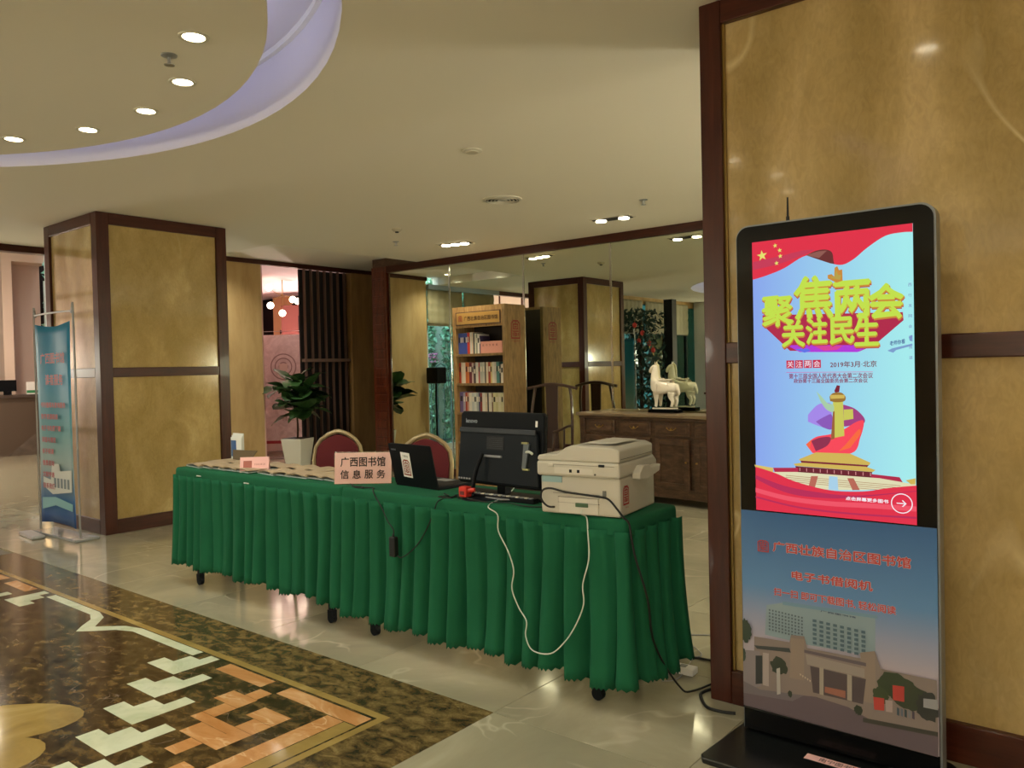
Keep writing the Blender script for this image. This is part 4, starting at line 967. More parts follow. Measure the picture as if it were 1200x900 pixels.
# ---- desk sign
def tent(name, w, h, M0, lab, cat, loc, rz):
    t = thing(name, lab, cat, loc, rz); return t
ds = thing('desk_sign', 'pink paper desk sign in a clear stand with two lines of black writing', 'sign', (-3.226, 2.722, T), math.atan2(.176, .245))
w = .150
St = Matrix.Rotation(math.radians(-9), 4, 'X')
MB().box(-w, w, -.004, -.002, .004, .165, pinkp, M=St).build('pink_sheet', None, ds)
MB().box(-w-.003, w+.003, -.0055, -.0042, .0, .171, glass, M=St).box(-w-.003, w+.003, .0, .0015, .0, .171, glass, M=St).box(-w-.003, w+.003, -.0055, .0015, .166, .171, glass, M=St).build('clear_holder', None, ds)
MB().box(-w-.003, w+.003, .0, .06, .0, .002, glass).build('holder_foot', None, ds)
m_ = MB(); put_text(m_, '广西图书馆', -.118, .118, .092, .142, -.0062, ink, bold=.0008, M=St)
for i, ch in enumerate('信息服务'): put_text(m_, ch, -.118+i*.064, -.118+i*.064+.044, .030, .074, -.0062, ink, bold=.0008, M=St)
m_.build('lettering', None, ds)
# ---- small pink card
sc = thing('table_card', 'small folded pink card with a blurred square among the brochures', 'card', (-4.205, 2.715, T), math.atan2(.11, .117))
a_ = math.radians(-14); Sm = Matrix.Rotation(a_, 4, 'X')
MB().box(-.085, .085, -.002, 0, 0, .092, pinkp, M=Sm).build('front_leaf', None, sc)
MB().box(-.085, .085, 0, .002, 0, .092, pinkp, M=Matrix.Translation((0, .044, 0)) @ Matrix.Rotation(-a_, 4, 'X')).build('rear_leaf', None, sc)
put_text(MB().box(-.065, -.015, -.0025, -.002, .02, .07, mat('card_patch', 'a8645a', .7), M=Sm), '扫码关注', .0, .065, .042, .054, -.0024, mat('card_patch', '', .7) if 0 else mat('card_patch', 'a8645a', .7), M=Sm).build('print', None, sc)

# ---- brochures in two rows
def brochure():
    t = thing('brochure', 'x', 'brochure', group='brochures on the table')
    m = MB(); v = []; nx, ny = 8, 4; W_, D_ = .21, .14
    for k in range(2):
        for j in range(ny+1):
            for i in range(nx+1):
                u = i/nx; z = .010+.012*math.sin(PI*min(1, u*1.1))+.006*u-(.004 if k else 0)
                v.append((-W_/2+W_*u, -D_/2+D_*j/ny, z))
    N_ = (nx+1)*(ny+1)
    for k in range(2):
        for j in range(ny):
            for i in range(nx):
                a = k*N_+j*(nx+1)+i; m.f.append((a, a+1, a+nx+2, a+nx+1)); m.mi.append(0)
    for i in range(nx):
        m.f.append((i, i+1, N_+i+1, N_+i)); m.mi.append(0); q = ny*(nx+1)+i; m.f.append((q, q+1, N_+q+1, N_+q)); m.mi.append(0)
    for j in range(ny):
        for i in (0, nx):
            a = j*(nx+1)+i; b = a+nx+1; m.f.append((a, b, N_+b, N_+a)); m.mi.append(0)
    m.v = v; m.ms = [kraft]; m.build('cover', None, t, smooth=True)
    MB().box(-.103, .103, -.068, .068, 0, .0055, paperb).build('inner_pages', None, t)
    MB().box(-.104, -.09, -.069, .069, .0055, .009, paperw).build('spine_fold', None, t)
    return t
b0 = brochure(); ordn = ['first', 'second', 'third', 'fourth', 'fifth', 'sixth', 'seventh', 'eighth', 'ninth', 'tenth']
first = True
def place(o, loc, rz, lab):
    o.location = loc; o.rotation_euler = (0, 0, rz); o['label'] = lab
rows_ = ((2.73, 5, -4.80, .135, 'front row left of the pink card'), (2.89, 7, -4.83, .17, 'back row behind the pink card'), (2.755, 5, -4.03, .14, 'front row right of the pink card'))
for (y, n, xs_, st, nm_) in rows_:
    for k in range(n):
        o = b0 if first else copy_tree(b0); first = False
        x = xs_+k*st
        place(o, (x, y+random.uniform(-.01, .01), T+.0015+.0014*(k % 2)+.003*k*.3), random.uniform(-.18, .10), 'brown brochure, %s from the column end, %s' % (ordn[k], nm_))
for k in range(3):
    o = copy_tree(b0); place(o, (-3.62+k*.10, 2.90+.01*k, T+.0015+k*.0035), .3-.15*k, 'brown brochure, %s of three beside the pink desk sign' % ('farthest', 'middle', 'nearest')[k])
# leaflet rack and brown folder at the far end
t = thing('leaflet_holder', 'upright holder of blue and white leaflets at the column end of the table', 'leaflet holder', (-4.80, 2.955, T))
t.location = (-4.775, 2.965, T)
t.scale = (1.5, 1.3, 1.35)
MB().box(-.05, .05, -.02, .02, 0, .012, black).build('foot', None, t, bevel=.003)
MB().box(-.048, .048, -.012, .012, .010, .05, glass).build('pocket', None, t)
for k in range(3):
    lm = MB().box(-.042, .042, -.009+.006*k, -.006+.006*k, .012, .125+.01*k, paperw).build('leaflet', None, t)
    MB().box(-.040+.012*k, .0+.012*k, -.0096+.006*k, -.009+.006*k, .03, .11, mat('leaflet_blue', '34588a', .6)).build('printed_patch', None, lm)
t = thing('brown_folder', 'brown card folder propped open beside the leaflet holder', 'folder', (-4.68, 2.955, T), .25)
t.location = (-4.66, 2.93, T+.018)
MB().prism([(-.10, .075), (.11, .072), (.055, .0), (-.09, .012)], -.0015, .0015, 'y', mat('folder_brown', '5f5038', .7), M=Matrix.Rotation(math.radians(-12), 4, 'X')).build('cover', None, t)
MB().prism([(-.09, .005), (.05, .0), (.05, .003), (-.09, .008)], .0, .06, 'y', kraft).build('back_leaf', None, t)

# ---- cables
def cab(name, pts, r, mt, lab, cat='cable', n=7):
    m = MB().tube(pts, r, n, mt, 6); o = m.build(name, mt, None, smooth=True); return tag(o, lab, cat)
yf = TY0-.055
cab('network_cable', [(-2.5008,3.1111,0.7600), (-2.3199,2.8091,0.7520), (-2.25, TY0-.014, T-.004), (-2.1940,2.5850,0.7092), (-2.1828,2.5750,0.6427), (-2.1211,2.5600,0.5696), (-2.0830,2.5500,0.4945), (-2.0904,2.5450,0.4161), (-2.0521,2.5400,0.3455), (-2.0094,2.5350,0.2980), (-2.0116,2.5300,0.2394), (-1.9740,2.5250,0.1890), (-1.8840,2.5250,0.1939), (-1.8154,2.5300,0.2540), (-1.7643,2.5350,0.3296), (-1.7297,2.5400,0.4143), (-1.7351,2.5450,0.4886), (-1.7150,2.5600,0.5879), (-1.7265,2.5750,0.6833), (-1.742, TY0-.014, T-.004), (-1.75, 2.568, T+.012), (-1.752, 2.572, T+.028)], .0027, cable_w, 'white cable hanging in a long loop down the green table skirt')
def lp(x, y, z):
    c, s = math.cos(math.radians(8)), math.sin(math.radians(8)); return (-1.769+x*c-y*s, 2.582+x*s+y*c, T+z)
cab('printer_power_cable', [lp(x0+.07, -.004, .03), lp(x0+.045, -.014, .032), lp(x0+.02, -.014, .05), lp(x0+.012, -.014, .075), lp(x0+.025, -.014, .098), lp(x0+.06, -.014, .105), lp(x0+.12, -.016, .095), lp(x0+.19, -.018, .090), lp(x0+.26, -.018, .085), lp(x1-.045, -.018, .078), lp(x1-.008, -.022, .045), lp(x1+.018, -.022, .014), (-1.556, 2.60, T-.01), (-1.545, 2.60, .67), (-1.532, 2.605, .60), (-1.50, 2.63, .45), (-1.525, 2.72, .25), (-1.50, 2.86, .05), (-1.47, 2.95, .006), (-1.41, 3.3, .006), (-1.42, 3.6, .006)], .0042, blackr, 'black power cable curving across the printer back and down the table end')
cab('charger_cable', [(-3.15, 2.66, T+.004), (-3.12, 2.63, T+.004), (-3.06, 2.65, T+.004), (-3.02, 2.61, T+.004), (-2.98, 2.588, T-.02), (-2.92, 2.575, T-.07), (-2.86, 2.560, T-.13), (-2.82, 2.555, .585), (-2.81, 2.552, .56)], .0028, blackr, 'thin black cable running from beside the desk sign down to the hanging adapter')
ad = thing('power_adapter', 'small black power adapter hanging against the green skirt', 'adapter', (-2.81, 2.548, .50))
MB().box(-.02, .02, -.014, .014, -.045, .05, blackr).build('body', None, ad, bevel=.006)
MB().cyl((0, 0, .05), (0, 0, .065), .006, .004, 8, blackr).build('strain_relief', None, ad)
cab('monitor_cable', [(-2.80, 2.552, .47), (-2.77, 2.553, .455), (-2.72, 2.556, .48), (-2.66, 2.56, .53), (-2.61, 2.568, .60), (-2.57, 2.578, .68), (-2.55, 2.588, T-.01), (-2.52, 2.63, T+.004), (-2.50, 2.67, T+.004), (-2.47, 2.64, T+.004), (-2.44, 2.66, T+.006)], .0028, blackr, 'thin black cable rising from the hanging adapter to the black screen')
cab('tangled_cable', [(-2.62, 2.70, T+.004), (-2.55, 2.66, T+.004), (-2.58, 2.62, T+.004), (-2.50, 2.625, T+.004), (-2.54, 2.70, T+.004), (-2.45, 2.72, T+.006), (-2.40, 2.62, T+.014), (-2.30, 2.625, T+.004), (-2.20, 2.66, T+.004), (-2.08, 2.63, T+.004), (-1.98, 2.66, T+.004)], .0025, blackr, 'tangle of thin black cable on the cloth under the screen')
cab('sign_cable', [(-3.33, 2.70, T+.004), (-3.24, 2.665, T+.004), (-3.20, 2.63, T+.004), (-3.14, 2.645, T+.004), (-3.17, 2.615, T+.004), (-3.09, 2.612, T+.004)], .0022, blackr, 'thin dark cable curled on the cloth in front of the desk sign')
cab('floor_cable', [(-1.2509,2.8397,0.0060), (-1.3011,2.8217,0.0060), (-1.3653,2.8319,0.0060), (-1.4299,2.9142,0.0060), (-1.4346,2.9627,0.0060), (-1.41, 3.06, .006), (-1.41, 3.3, .006)], .006, blackr, 'thick black cable curling round the foot of the marble wall')
cab('floor_cable', [(-1.7755,3.1883,0.0060), (-1.7081,3.2233,0.0060), (-1.6508,3.2773,0.0060), (-1.43, 3.34, .006), (-1.41, 3.6, .006)], .005, blackr, 'black cable on the floor by the open end of the table skirt')
cab('floor_cable', [(-1.8151,3.5171,0.0050), (-1.7702,3.5641,0.0050), (-1.62, 3.66, .005), (-1.41, 3.8, .005)], .003, greyp, 'thin grey cable crossing the gap behind the table end')
cab('floor_cable', [(-1.7564,3.4544,0.0050), (-1.6658,3.3772,0.0050), (-1.6241,3.3260,0.0050), (-1.6363,3.2649,0.0050), (-1.5907,3.0757,0.0050), (-1.5895,2.9959,0.0050), (-1.6285,2.9566,0.0050)], .0022, greyp, 'thin grey wire wandering over the floor at the table end')
t = thing('extension_block', 'pale extension socket block on the floor under the table end', 'power strip', (-1.665, 3.10, .001), .05)
MB().box(-.10, .12, -.03, .03, 0, .03, white).build('body', None, t, bevel=.006)
for k in range(3): MB().box(-.07+k*.06, -.04+k*.06, -.015, .015, .03, .032, greyp).build('socket', None, t)

# ---- banquet chairs
def banquet(loc, rz, lab):
    t = thing('banquet_chair', lab, 'chair', loc, rz, 'banquet chairs behind the tables')
    def arch(w, z0, zt, n=18):
        h = zt-z0; K = [(-.90, .0), (-.97, .3), (-1, .55), (-.93, .74), (-.72, .86), (-.42, .945), (-.18, .985), (0, 1)]
        K = K+[(-x, z) for x, z in K[-2::-1]]
        return [(x*w, z0+z*h) for x, z in K]
    Mt = Matrix.Translation((0, .20, 0)) @ Matrix.Rotation(math.radians(-8), 4, 'X')
    MB().prism(arch(.165, .50, .87), -.02, .02, 'y', redf, M=Mt).build('backrest', None, t, bevel=.01)
    pts = [(x, 0, z) for x, z in arch(.18, .44, .895)]
    MB().tube([(-.168, 0, .02)]+pts+[(.168, 0, .02)], .017, 8, champ, 1, M=Mt).build('frame', None, t, smooth=True)
    MB().box(-.21, .21, -.24, .17, .42, .485, redf).build('seat', None, t, bevel=.025, seg=3)
    for s in (-1, 1):
        MB().tube([(s*.19, -.2, .42), (s*.20, -.23, .2), (s*.205, -.245, .0)], .012, 8, brass, 2).build('leg', None, t, smooth=True)
    MB().cyl((-.2, .0, .2), (.2, .0, .2), .008, n=8, mt=brass).build('stretcher', None, t)
    return t
banquet((-4.64, 3.60, 0), math.radians(38), 'wine red banquet chair with a gold frame behind the brochures')
banquet((-3.75, 3.62, 0), math.radians(34), 'wine red banquet chair with a gold frame right behind the laptop')

# ---- bookcase
BX0, BX1, BY0, BY1, BH = -6.328, -5.545, 6.73, 7.09, 2.045
bc = thing('bookcase', 'tall light wood bookcase with a carved name plaque and red seal on its side', 'bookcase', ((BX0+BX1)/2, BY0, 0))
bw = (BX1-BX0)/2; bd = BY1-BY0
for s in (-1, 1):
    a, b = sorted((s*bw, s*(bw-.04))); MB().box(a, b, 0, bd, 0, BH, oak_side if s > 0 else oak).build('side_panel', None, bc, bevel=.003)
MB().box(-bw+.04, bw-.04, .0, bd, BH-.03, BH, oak).build('top_board', None, bc)
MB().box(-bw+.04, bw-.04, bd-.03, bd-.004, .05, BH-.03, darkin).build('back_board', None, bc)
MB().box(-bw+.04, bw-.04, .0, .03, 1.81, BH-.03, oak).build('head_panel', None, bc)
pq = MB().box(-bw+.07, bw-.07, -.010, .0, 1.845, 1.975, mat('plaque_gold', 'b08c4c', .35, metal=.2)).build('name_plaque', None, bc, bevel=.004)
MB().box(-bw+.055, bw-.055, -.006, .001, 1.835, 1.845, walnut).box(-bw+.055, bw-.055, -.006, .001, 1.975, 1.985, walnut).box(-bw+.055, -bw+.07, -.006, .001, 1.845, 1.975, walnut).box(bw-.07, bw-.055, -.006, .001, 1.845, 1.975, walnut).build('plaque_frame', None, bc)
put_text(MB(), '广西壮族自治区图书馆', -.20, .30, 1.885, 1.935, -.0112, mat('carved_brown', '4c3416', .6), bold=.001).build('plaque_lettering', None, pq)
m_ = MB(); seal(m_, -.285, -.228, 1.88, 1.945, -.0112, mat('seal_brown', '93382a', .6)); m_.build('plaque_seal', None, pq)
shz = [1.51, 1.175, .84, .50, .16]
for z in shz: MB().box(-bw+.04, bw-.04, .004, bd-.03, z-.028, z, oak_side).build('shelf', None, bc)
MB().box(-bw+.04, bw-.04, .01, bd-.03, .0, .10, oak).build('plinth', None, bc)
Mside = Matrix.Translation((bw+.0005, .1, 0)) @ Matrix.Rotation(PI/2, 4, 'Z')
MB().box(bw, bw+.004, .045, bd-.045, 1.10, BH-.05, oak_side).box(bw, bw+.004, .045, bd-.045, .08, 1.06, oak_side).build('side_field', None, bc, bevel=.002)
sealr = mat('seal_maroon', '7c2420', .6)
m_ = MB(); seal(m_, .0, .16, 1.66, 1.87, -.0052, sealr, Mside); put_text(m_, '广西图书馆', .01, .15, 1.625, 1.645, -.0052, sealr, M=Mside); m_.build('side_seal', None, bc)
sn = ['top', 'second', 'third']; cn = {}
blabs = set()
def book(x, w, h, d, col, cname, shelf, k, L_):
    key = col
    mt_ = mat('book_'+col, col, .5)
    m = MB(); y0 = BY0+.05
    m.box(0, w, 0, d, 0, h, mt_)
    m.box(w*.12, w*.88, .002, d-.0, h-.0005, h+.0004, paperw)
    m.box(w*.2, w*.8, -.0006, 0, h*.55, h*.8, mat('book_band_'+('e8e0d0' if k % 3 else '303030'), 'e8e0d0' if k % 3 else '303030', .6))
    o = m.build('book', None, None); o.location = (x, y0, shz[shelf])
    run = [q for q in range(len(L_)) if all(L_[z][1] == cname for z in range(min(q, k), max(q, k)+1))]
    if len(run) > 1: lab = '%s of the %s neighbouring %s books on the %s shelf' % (['leftmost', 'second', 'third', 'fourth', 'fifth'][run.index(k)] if run.index(k) < len(run)-1 else 'rightmost', {2: 'two', 5: 'five'}.get(len(run), 'few'), cname, sn[shelf])
    else:
        p_ = 'a %s' % L_[k-1][1] if k else 'the left side'; n_ = 'a %s' % L_[k+1][1] if k < len(L_)-1 else ('the pink box' if shelf == 0 else 'the right side')
        lab = '%s book between %s and %s one, %s bookshelf' % (cname, p_, n_, sn[shelf])
        if k == 0 or k == len(L_)-1: lab = '%s book at the %s end of the %s bookshelf' % (cname, 'left' if k == 0 else 'right', sn[shelf])
    if lab in blabs: lab += ', the more rightward'
    if lab in blabs: print('DUP', lab)
    blabs.add(lab); tag(o, lab, 'book', 'books on the %s shelf' % sn[shelf])
shelves = [
 [('3a52a8', 'blue', .24, .026)]*5+[('c83c30', 'red', .245, .022), ('c83c30', 'red', .245, .016), ('d8d4cc', 'white', .245, .03), ('e0c8b0', 'cream', .245, .018), ('3c4440', 'dark grey', .24, .02), ('d6d8c6', 'pale green', .23, .02), ('8a9488', 'grey green', .225, .02), ('e4e2dc', 'white', .22, .03), ('4c4468', 'dark violet', .20, .012)],
 [('b8402c', 'red', .235, .022), ('d8d0c0', 'cream', .24, .018), ('e4dccc', 'white', .235, .03), ('c86a30', 'orange', .24, .024), ('d07a3a', 'orange', .235, .016), ('6c2438', 'maroon', .235, .03), ('c8b4ac', 'pinkish', .23, .018), ('4c3a40', 'dark brown', .20, .024), ('d8d8cc', 'white', .235, .03), ('b84a4c', 'red', .235, .014), ('b8bcb4', 'pale grey', .235, .03), ('c4c6bc', 'grey', .235, .024), ('38302c', 'black', .235, .012), ('d8ccb0', 'cream', .235, .024), ('a84838', 'brick red', .235, .024), ('d0c080', 'yellow', .23, .016), ('dcd8c8', 'white', .235, .024), ('d0c8c0', 'cream', .235, .02), ('5c9088', 'teal', .235, .018), ('4c8488', 'teal', .235, .014), ('383838', 'black', .20, .014), ('e0dcd0', 'white', .21, .026), ('ccc8b4', 'cream', .21, .018)],
 [('7468a0', 'violet', .235, .035), ('b0a8b8', 'lilac', .225, .022), ('a8402c', 'brick red', .23, .018), ('c49484', 'salmon', .225, .018), ('dcd8cc', 'white', .225, .028), ('c0c8c8', 'pale blue', .225, .022), ('d4d8d4', 'white', .225, .024), ('acb8b8', 'grey blue', .225, .022), ('3c4470', 'navy', .225, .012), ('8c3c34', 'red brown', .225, .022), ('e0dcd0', 'white', .225, .03), ('d4c8b0', 'cream', .22, .02), ('202428', 'black', .22, .012), ('dcd8c8', 'white', .225, .03), ('6c4c38', 'brown', .22, .012), ('d8d4a8', 'pale yellow', .225, .026), ('ccc898', 'yellow', .225, .022), ('dcd8b8', 'cream', .225, .028), ('d4d0a8', 'pale yellow', .225, .02), ('e0dcc8', 'white', .225, .022)]]
for s, L_ in enumerate(shelves):
    x = BX0+.044; tot = sum(q[3]+.0012 for q in L_); fk = (.697/tot if s else 1)
    for k, (c, cnm, h, w_) in enumerate(L_):
        w_ *= fk
        book(x, w_, h, .17, c, cnm, s, k, L_); x += w_+.0012
t = thing('book_box', 'pink boxed set of volumes filling the right of the top shelf', 'book box', (-5.80, BY0+.05, 1.51))
MB().box(-.15, .17, 0, .19, 0, .135, mat('box_pink', 'd89a8c', .6)).build('box', None, t, bevel=.004)
m_ = MB()
for k in range(5): put_text(m_, '丛书文献集'[k], -.12+k*.05, -.095+k*.05, .08, .105, -.001, mat('letter_maroon', '6c3434', .6))
m_.build('lettering', None, t)

# ---- dresser
dr = thing('sideboard', 'dark carved wooden sideboard with drawers in front of the mirrors', 'sideboard', (-4.755, 6.905, 0), math.radians(-7))
DW, DD, DH = 1.95, .36, .86
MB().box(.05, DW-.05, .035, DD-.02, .10, DH-.04, walnut).build('carcass', None, dr)
MB().box(0, DW, 0, DD+.0, DH-.032, DH, stone('sideboard_top', ['6e5c46', '85725a', '9a8668'], [.3, .5, .7], 8, (.5, 3, 3), .4, .3, coat=.3)).build('top_board', None, dr, bevel=.008)
MB().box(.03, DW-.03, .015, DD-.01, DH-.06, DH-.032, walnut).build('cornice', None, dr, bevel=.006)
xs3 = [.10, .46, .53, .89, .96, 1.32, 1.39, 1.75]
for k in range(4):
    a, b = .12+k*.44, .12+k*.44+.38
    d_ = MB().box(a, b, .018, .036, .66, .79, walnut).build('drawer', None, dr, bevel=.006)
    MB().box(a+.03, b-.03, .012, .019, .685, .765, walnut).build('drawer_field', None, d_, bevel=.003)
    c = (a+b)/2
    MB().cyl((c, .012, .725), (c, -.004, .722), .012, .009, 12, brass).cyl((c-.05, .012, .735), (c-.05, .006, .735), .006, n=8, mt=brass).cyl((c+.05, .012, .735), (c+.05, .006, .735), .006, n=8, mt=brass).tube([(c-.05, .006, .735), (c-.02, .0, .715), (c+.02, .0, .715), (c+.05, .006, .735)], .003, 6, brass).build('handle', None, d_, smooth=True)
for k in range(4):
    a, b = .12+k*.44, .12+k*.44+.38
    d_ = MB().box(a, b, .018, .036, .16, .63, walnut).build('door', None, dr, bevel=.005)
    for q in ((a, a+.055, .16, .63), (b-.055, b, .16, .63), (a+.055, b-.055, .575, .63), (a+.055, b-.055, .16, .215)):
        MB().box(q[0], q[1], .006, .02, q[2], q[3], walnut).build('door_rail', None, d_, bevel=.003)
    MB().cyl((b-.028 if k % 2 == 0 else a+.028, .006, .42), (b-.028 if k % 2 == 0 else a+.028, -.006, .42), .009, n=10, mt=brass).build('knob', None, d_)
for x in (.05, DW-.11):
    for y in (.03, DD-.08): MB().prism([(x, 0), (x+.06, 0), (x+.075, .10), (x-.015, .10)], y, y+.05, 'y', walnut).build('foot', None, dr, bevel=.006)
    MB().box(x, x+.06, .012, .04, .10, DH-.06, walnut).build('corner_post', None, dr, bevel=.004)
MB().prism([(.12, .10), (.3, .07), (DW-.3, .07), (DW-.12, .10), (DW-.12, .16), (.12, .16)], .02, .04, 'y', walnut).build('apron', None, dr, bevel=.004)

# ---- glazed horse on a black plinth
hs_ = thing('horse_statue', 'white glazed horse statue on a black plinth on the sideboard', 'statue', (-3.80, 7.075, .861), 0)
hs_.rotation_euler = (0, 0, math.radians(-4))
MB().box(-.16, .17, -.06, .06, 0, .035, blackg).build('plinth', None, hs_, bevel=.003)
MB().box(-.115, .125, -.048, .048, .035, .05, ceramic).build('white_base', None, hs_, bevel=.004)
def skin(name, verts, edges, radii, mt, parent, sub=2, root=0):
    me = bpy.data.meshes.new(name); me.from_pydata(verts, edges, []); o = bpy.data.objects.new(name, me); C.objects.link(o); o.parent = parent
    s = o.modifiers.new('skin', 'SKIN'); s.use_smooth_shade = True
    for i, r in enumerate(radii):
        sv = me.skin_vertices[0].data[i]; sv.radius = r if isinstance(r, tuple) else (r, r); sv.use_root = (i == root)
    b = o.modifiers.new('sub', 'SUBSURF'); b.levels = sub; b.render_levels = sub
    me.materials.append(mt); return o
V = [(0.02, 0, .245), (-.055, 0, .25), (-.095, 0, .295), (-.10, 0, .37), (-.098, 0, .43), (-.092, 0, .466), (-.125, 0, .458), (-.153, 0, .418), (-.165, 0, .392),
     (.085, 0, .255), (.13, 0, .25), (.158, 0, .215), (.162, 0, .17)]
E_ = [(0, 1), (1, 2), (2, 3), (3, 4), (4, 5), (5, 6), (6, 7), (7, 8), (0, 9), (9, 10), (10, 11), (11, 12)]
Rr = [(.078, .07), (.084, .074), (.074, .06), (.060, .044), (.047, .036), (.036, .03), (.031, .026), (.024, .02), (.018, .015), (.080, .07), (.045, .045), (.022, .022), (.010, .010)]
# legs: front pair off vertex 1, hind pair off vertex 9
for (bx, root_, front) in ((-.07, 1, True), (.095, 9, False)):
    for s in (-1, 1):
        i = len(V)
        if front: L_ = [(bx, s*.040, .205, .040), (bx-.004, s*.040, .155, .026), (bx, s*.040, .115, .018), (bx-.002, s*.040, .074, .015), (bx-.012, s*.040, .060, .018)]
        else: L_ = [(bx+.008, s*.040, .205, .046), (bx-.004, s*.040, .160, .030), (bx+.022, s*.040, .118, .019), (bx+.012, s*.040, .074, .015), (bx+.002, s*.040, .060, .018)]
        for k, q in enumerate(L_):
            V.append(q[:3]); Rr.append(q[3]); E_.append((root_ if k == 0 else i+k-1, i+k))
skin('body', V, E_, Rr, ceramic, hs_)
for s in (-1, 1):
    MB().cyl((-.094, s*.014, .482), (-.090, s*.018, .510), .008, .001, 8, ceramic).build('ear', None, hs_, smooth=True)
    MB().lathe([(.001, -.004), (.004, -.002), (.004, .002), (.001, .004)], 8, black, Matrix.Translation((-.130, s*.0225, .455))).build('eye', None, hs_, smooth=True)
MB().prism([(-.085, .495), (-.06, .47), (-.052, .42), (-.05, .36), (-.035, .325), (-.07, .33), (-.082, .40), (-.08, .45)], -.012, .012, 'y', mat('mane_cream', 'd8cfae', .35)).build('mane', None, hs_, bevel=.006)
MB().prism([(-.035, .318), (.055, .318), (.07, .335), (.05, .330), (-.02, .333), (-.045, .345)], -.055, .055, 'y', ceramic).build('saddle', None, hs_, bevel=.008)

# ---- yoke-back armchair beside the sideboard
ac = thing('wooden_armchair', 'dark wooden yoke-back armchair between bookcase and sideboard', 'chair', (-4.98, 6.62, 0), math.radians(188))
# seat faces the hall (local -y is front after rotation)
ac.rotation_euler = (0, 0, math.radians(6))
aw = mat('rosewood', '35211a', .3, coat=.3)
MB().box(-.27, .27, -.24, .2, .44, .475, aw).build('seat', None, ac, bevel=.008)
for sx in (-1, 1):
    MB().tube([(sx*.25, -.22, 0), (sx*.25, -.22, .45), (sx*.255, -.21, .58), (sx*.25, -.19, .68)], .016, 8, aw, 3).build('leg', None, ac, smooth=True)
    MB().tube([(sx*.25, .18, 0), (sx*.25, .18, .45), (sx*.252, .19, .75), (sx*.235, .215, .98), (sx*.21, .225, 1.125)], .016, 8, aw, 3).build('leg', None, ac, smooth=True)
    MB().tube([(sx*.24, .19, .72), (sx*.26, .05, .72), (sx*.27, -.1, .70), (sx*.26, -.24, .685)], .014, 8, aw, 4).build('armrest', None, ac, smooth=True)
    MB().tube([(sx*.255, 0, .47), (sx*.262, 0, .71)], .010, 8, aw, 1).build('arm_post', None, ac)
    MB().box(sx*.25-.01, sx*.25+.01, -.22, .18, .12, .15, aw).build('stretcher', None, ac)
MB().tube([(-.30, .21, 1.11), (-.22, .225, 1.125), (-.12, .225, 1.145), (0, .22, 1.155), (.12, .225, 1.145), (.22, .225, 1.125), (.30, .21, 1.11)], .017, 8, aw, 4).build('crest_rail', None, ac, smooth=True)
MB().prism([(-.075, .47), (.075, .47), (.065, .8), (.075, 1.15), (-.075, 1.15), (-.065, .8)], .205, .222, 'y', aw).build('back_splat', None, ac, bevel=.004)
MB().box(-.25, .25, -.23, -.21, .08, .11, aw).build('footrest', None, ac); MB().box(-.26, .26, -.24, -.22, .38, .44, aw).build('front_rail', None, ac)

# ---- potted fiddle-leaf plant
pl = thing('potted_plant', 'broad-leaved green plant in a tall white tapered pot by the entrance', 'plant', (-9.02, 6.50, 0), .35)
def taper(z0, z1, a, b, mt): 
    return MB().add([(-a, -a, z0), (a, -a, z0), (a, a, z0), (-a, a, z0), (-b, -b, z1), (b, -b, z1), (b, b, z1), (-b, b, z1)], [(0, 1, 2, 3), (4, 5, 6, 7), (0, 1, 5, 4), (1, 2, 6, 5), (2, 3, 7, 6), (3, 0, 4, 7)], mt)
taper(0, .46, .105, .158, potm).build('pot', None, pl, bevel=.006)
taper(.42, .463, .14, .146, soil).build('soil', None, pl)
MB().tube([(0, 0, .44), (.01, 0, .62), (-.01, .01, .85), (.0, 0, 1.1), (.02, -.01, 1.30)], [.014, .012, .010, .007], 8, stemm).tube([(-.005, 0, .92), (-.08, .03, 1.05), (-.14, .03, 1.18)], .007, 6, stemm).tube([(0, 0, 1.0), (.1, -.05, 1.06), (.2, -.07, 1.1)], .007, 6, stemm).build('stem', None, pl, smooth=True)
def leafmesh(L, Wd):
    m = MB(); n = 8; prof = [0, .35, .62, .8, .95, 1, .92, .68, .0]
    v = []
    for i in range(n+1):
        t_ = i/n; w_ = Wd*prof[i]; z = -.25*L*t_*t_
        for k in (-1, -.5, 0, .5, 1): v.append((L*t_, w_*k, z+.18*w_*abs(k)+.006*math.sin(i*2+k*3)))
    f = [(i*5+k, i*5+k+1, i*5+k+6, i*5+k+5) for i in range(n) for k in range(4)]
    return m.add(v, f, leafm).build('leaf', None, pl, smooth=True)
lf = leafmesh(.33, .12); rnd = random.Random(4); usedl = False
for k in range(74):
    o = lf if not usedl else lf.copy()
    if usedl: C.objects.link(o)
    usedl = True
    if k < 33:
        h = .72+.56*(k/33)
        bx, by = .0, .0
    elif k < 42: h = .95+.3*rnd.random(); bx, by = -.15, .06
    else: h = .80+.35*rnd.random(); bx, by = .17, -.06
    a = k*2.399+rnd.uniform(-.3, .3); up_ = rnd.uniform(-.95, .45)-.5*(h-.85)
    o.location = (bx+.03*math.cos(a), by+.03*math.sin(a), h); sc_ = rnd.uniform(.7, 1.15)
    o.scale = (sc_, sc_, sc_); o.rotation_euler = (rnd.uniform(-.4, .4), up_, a)

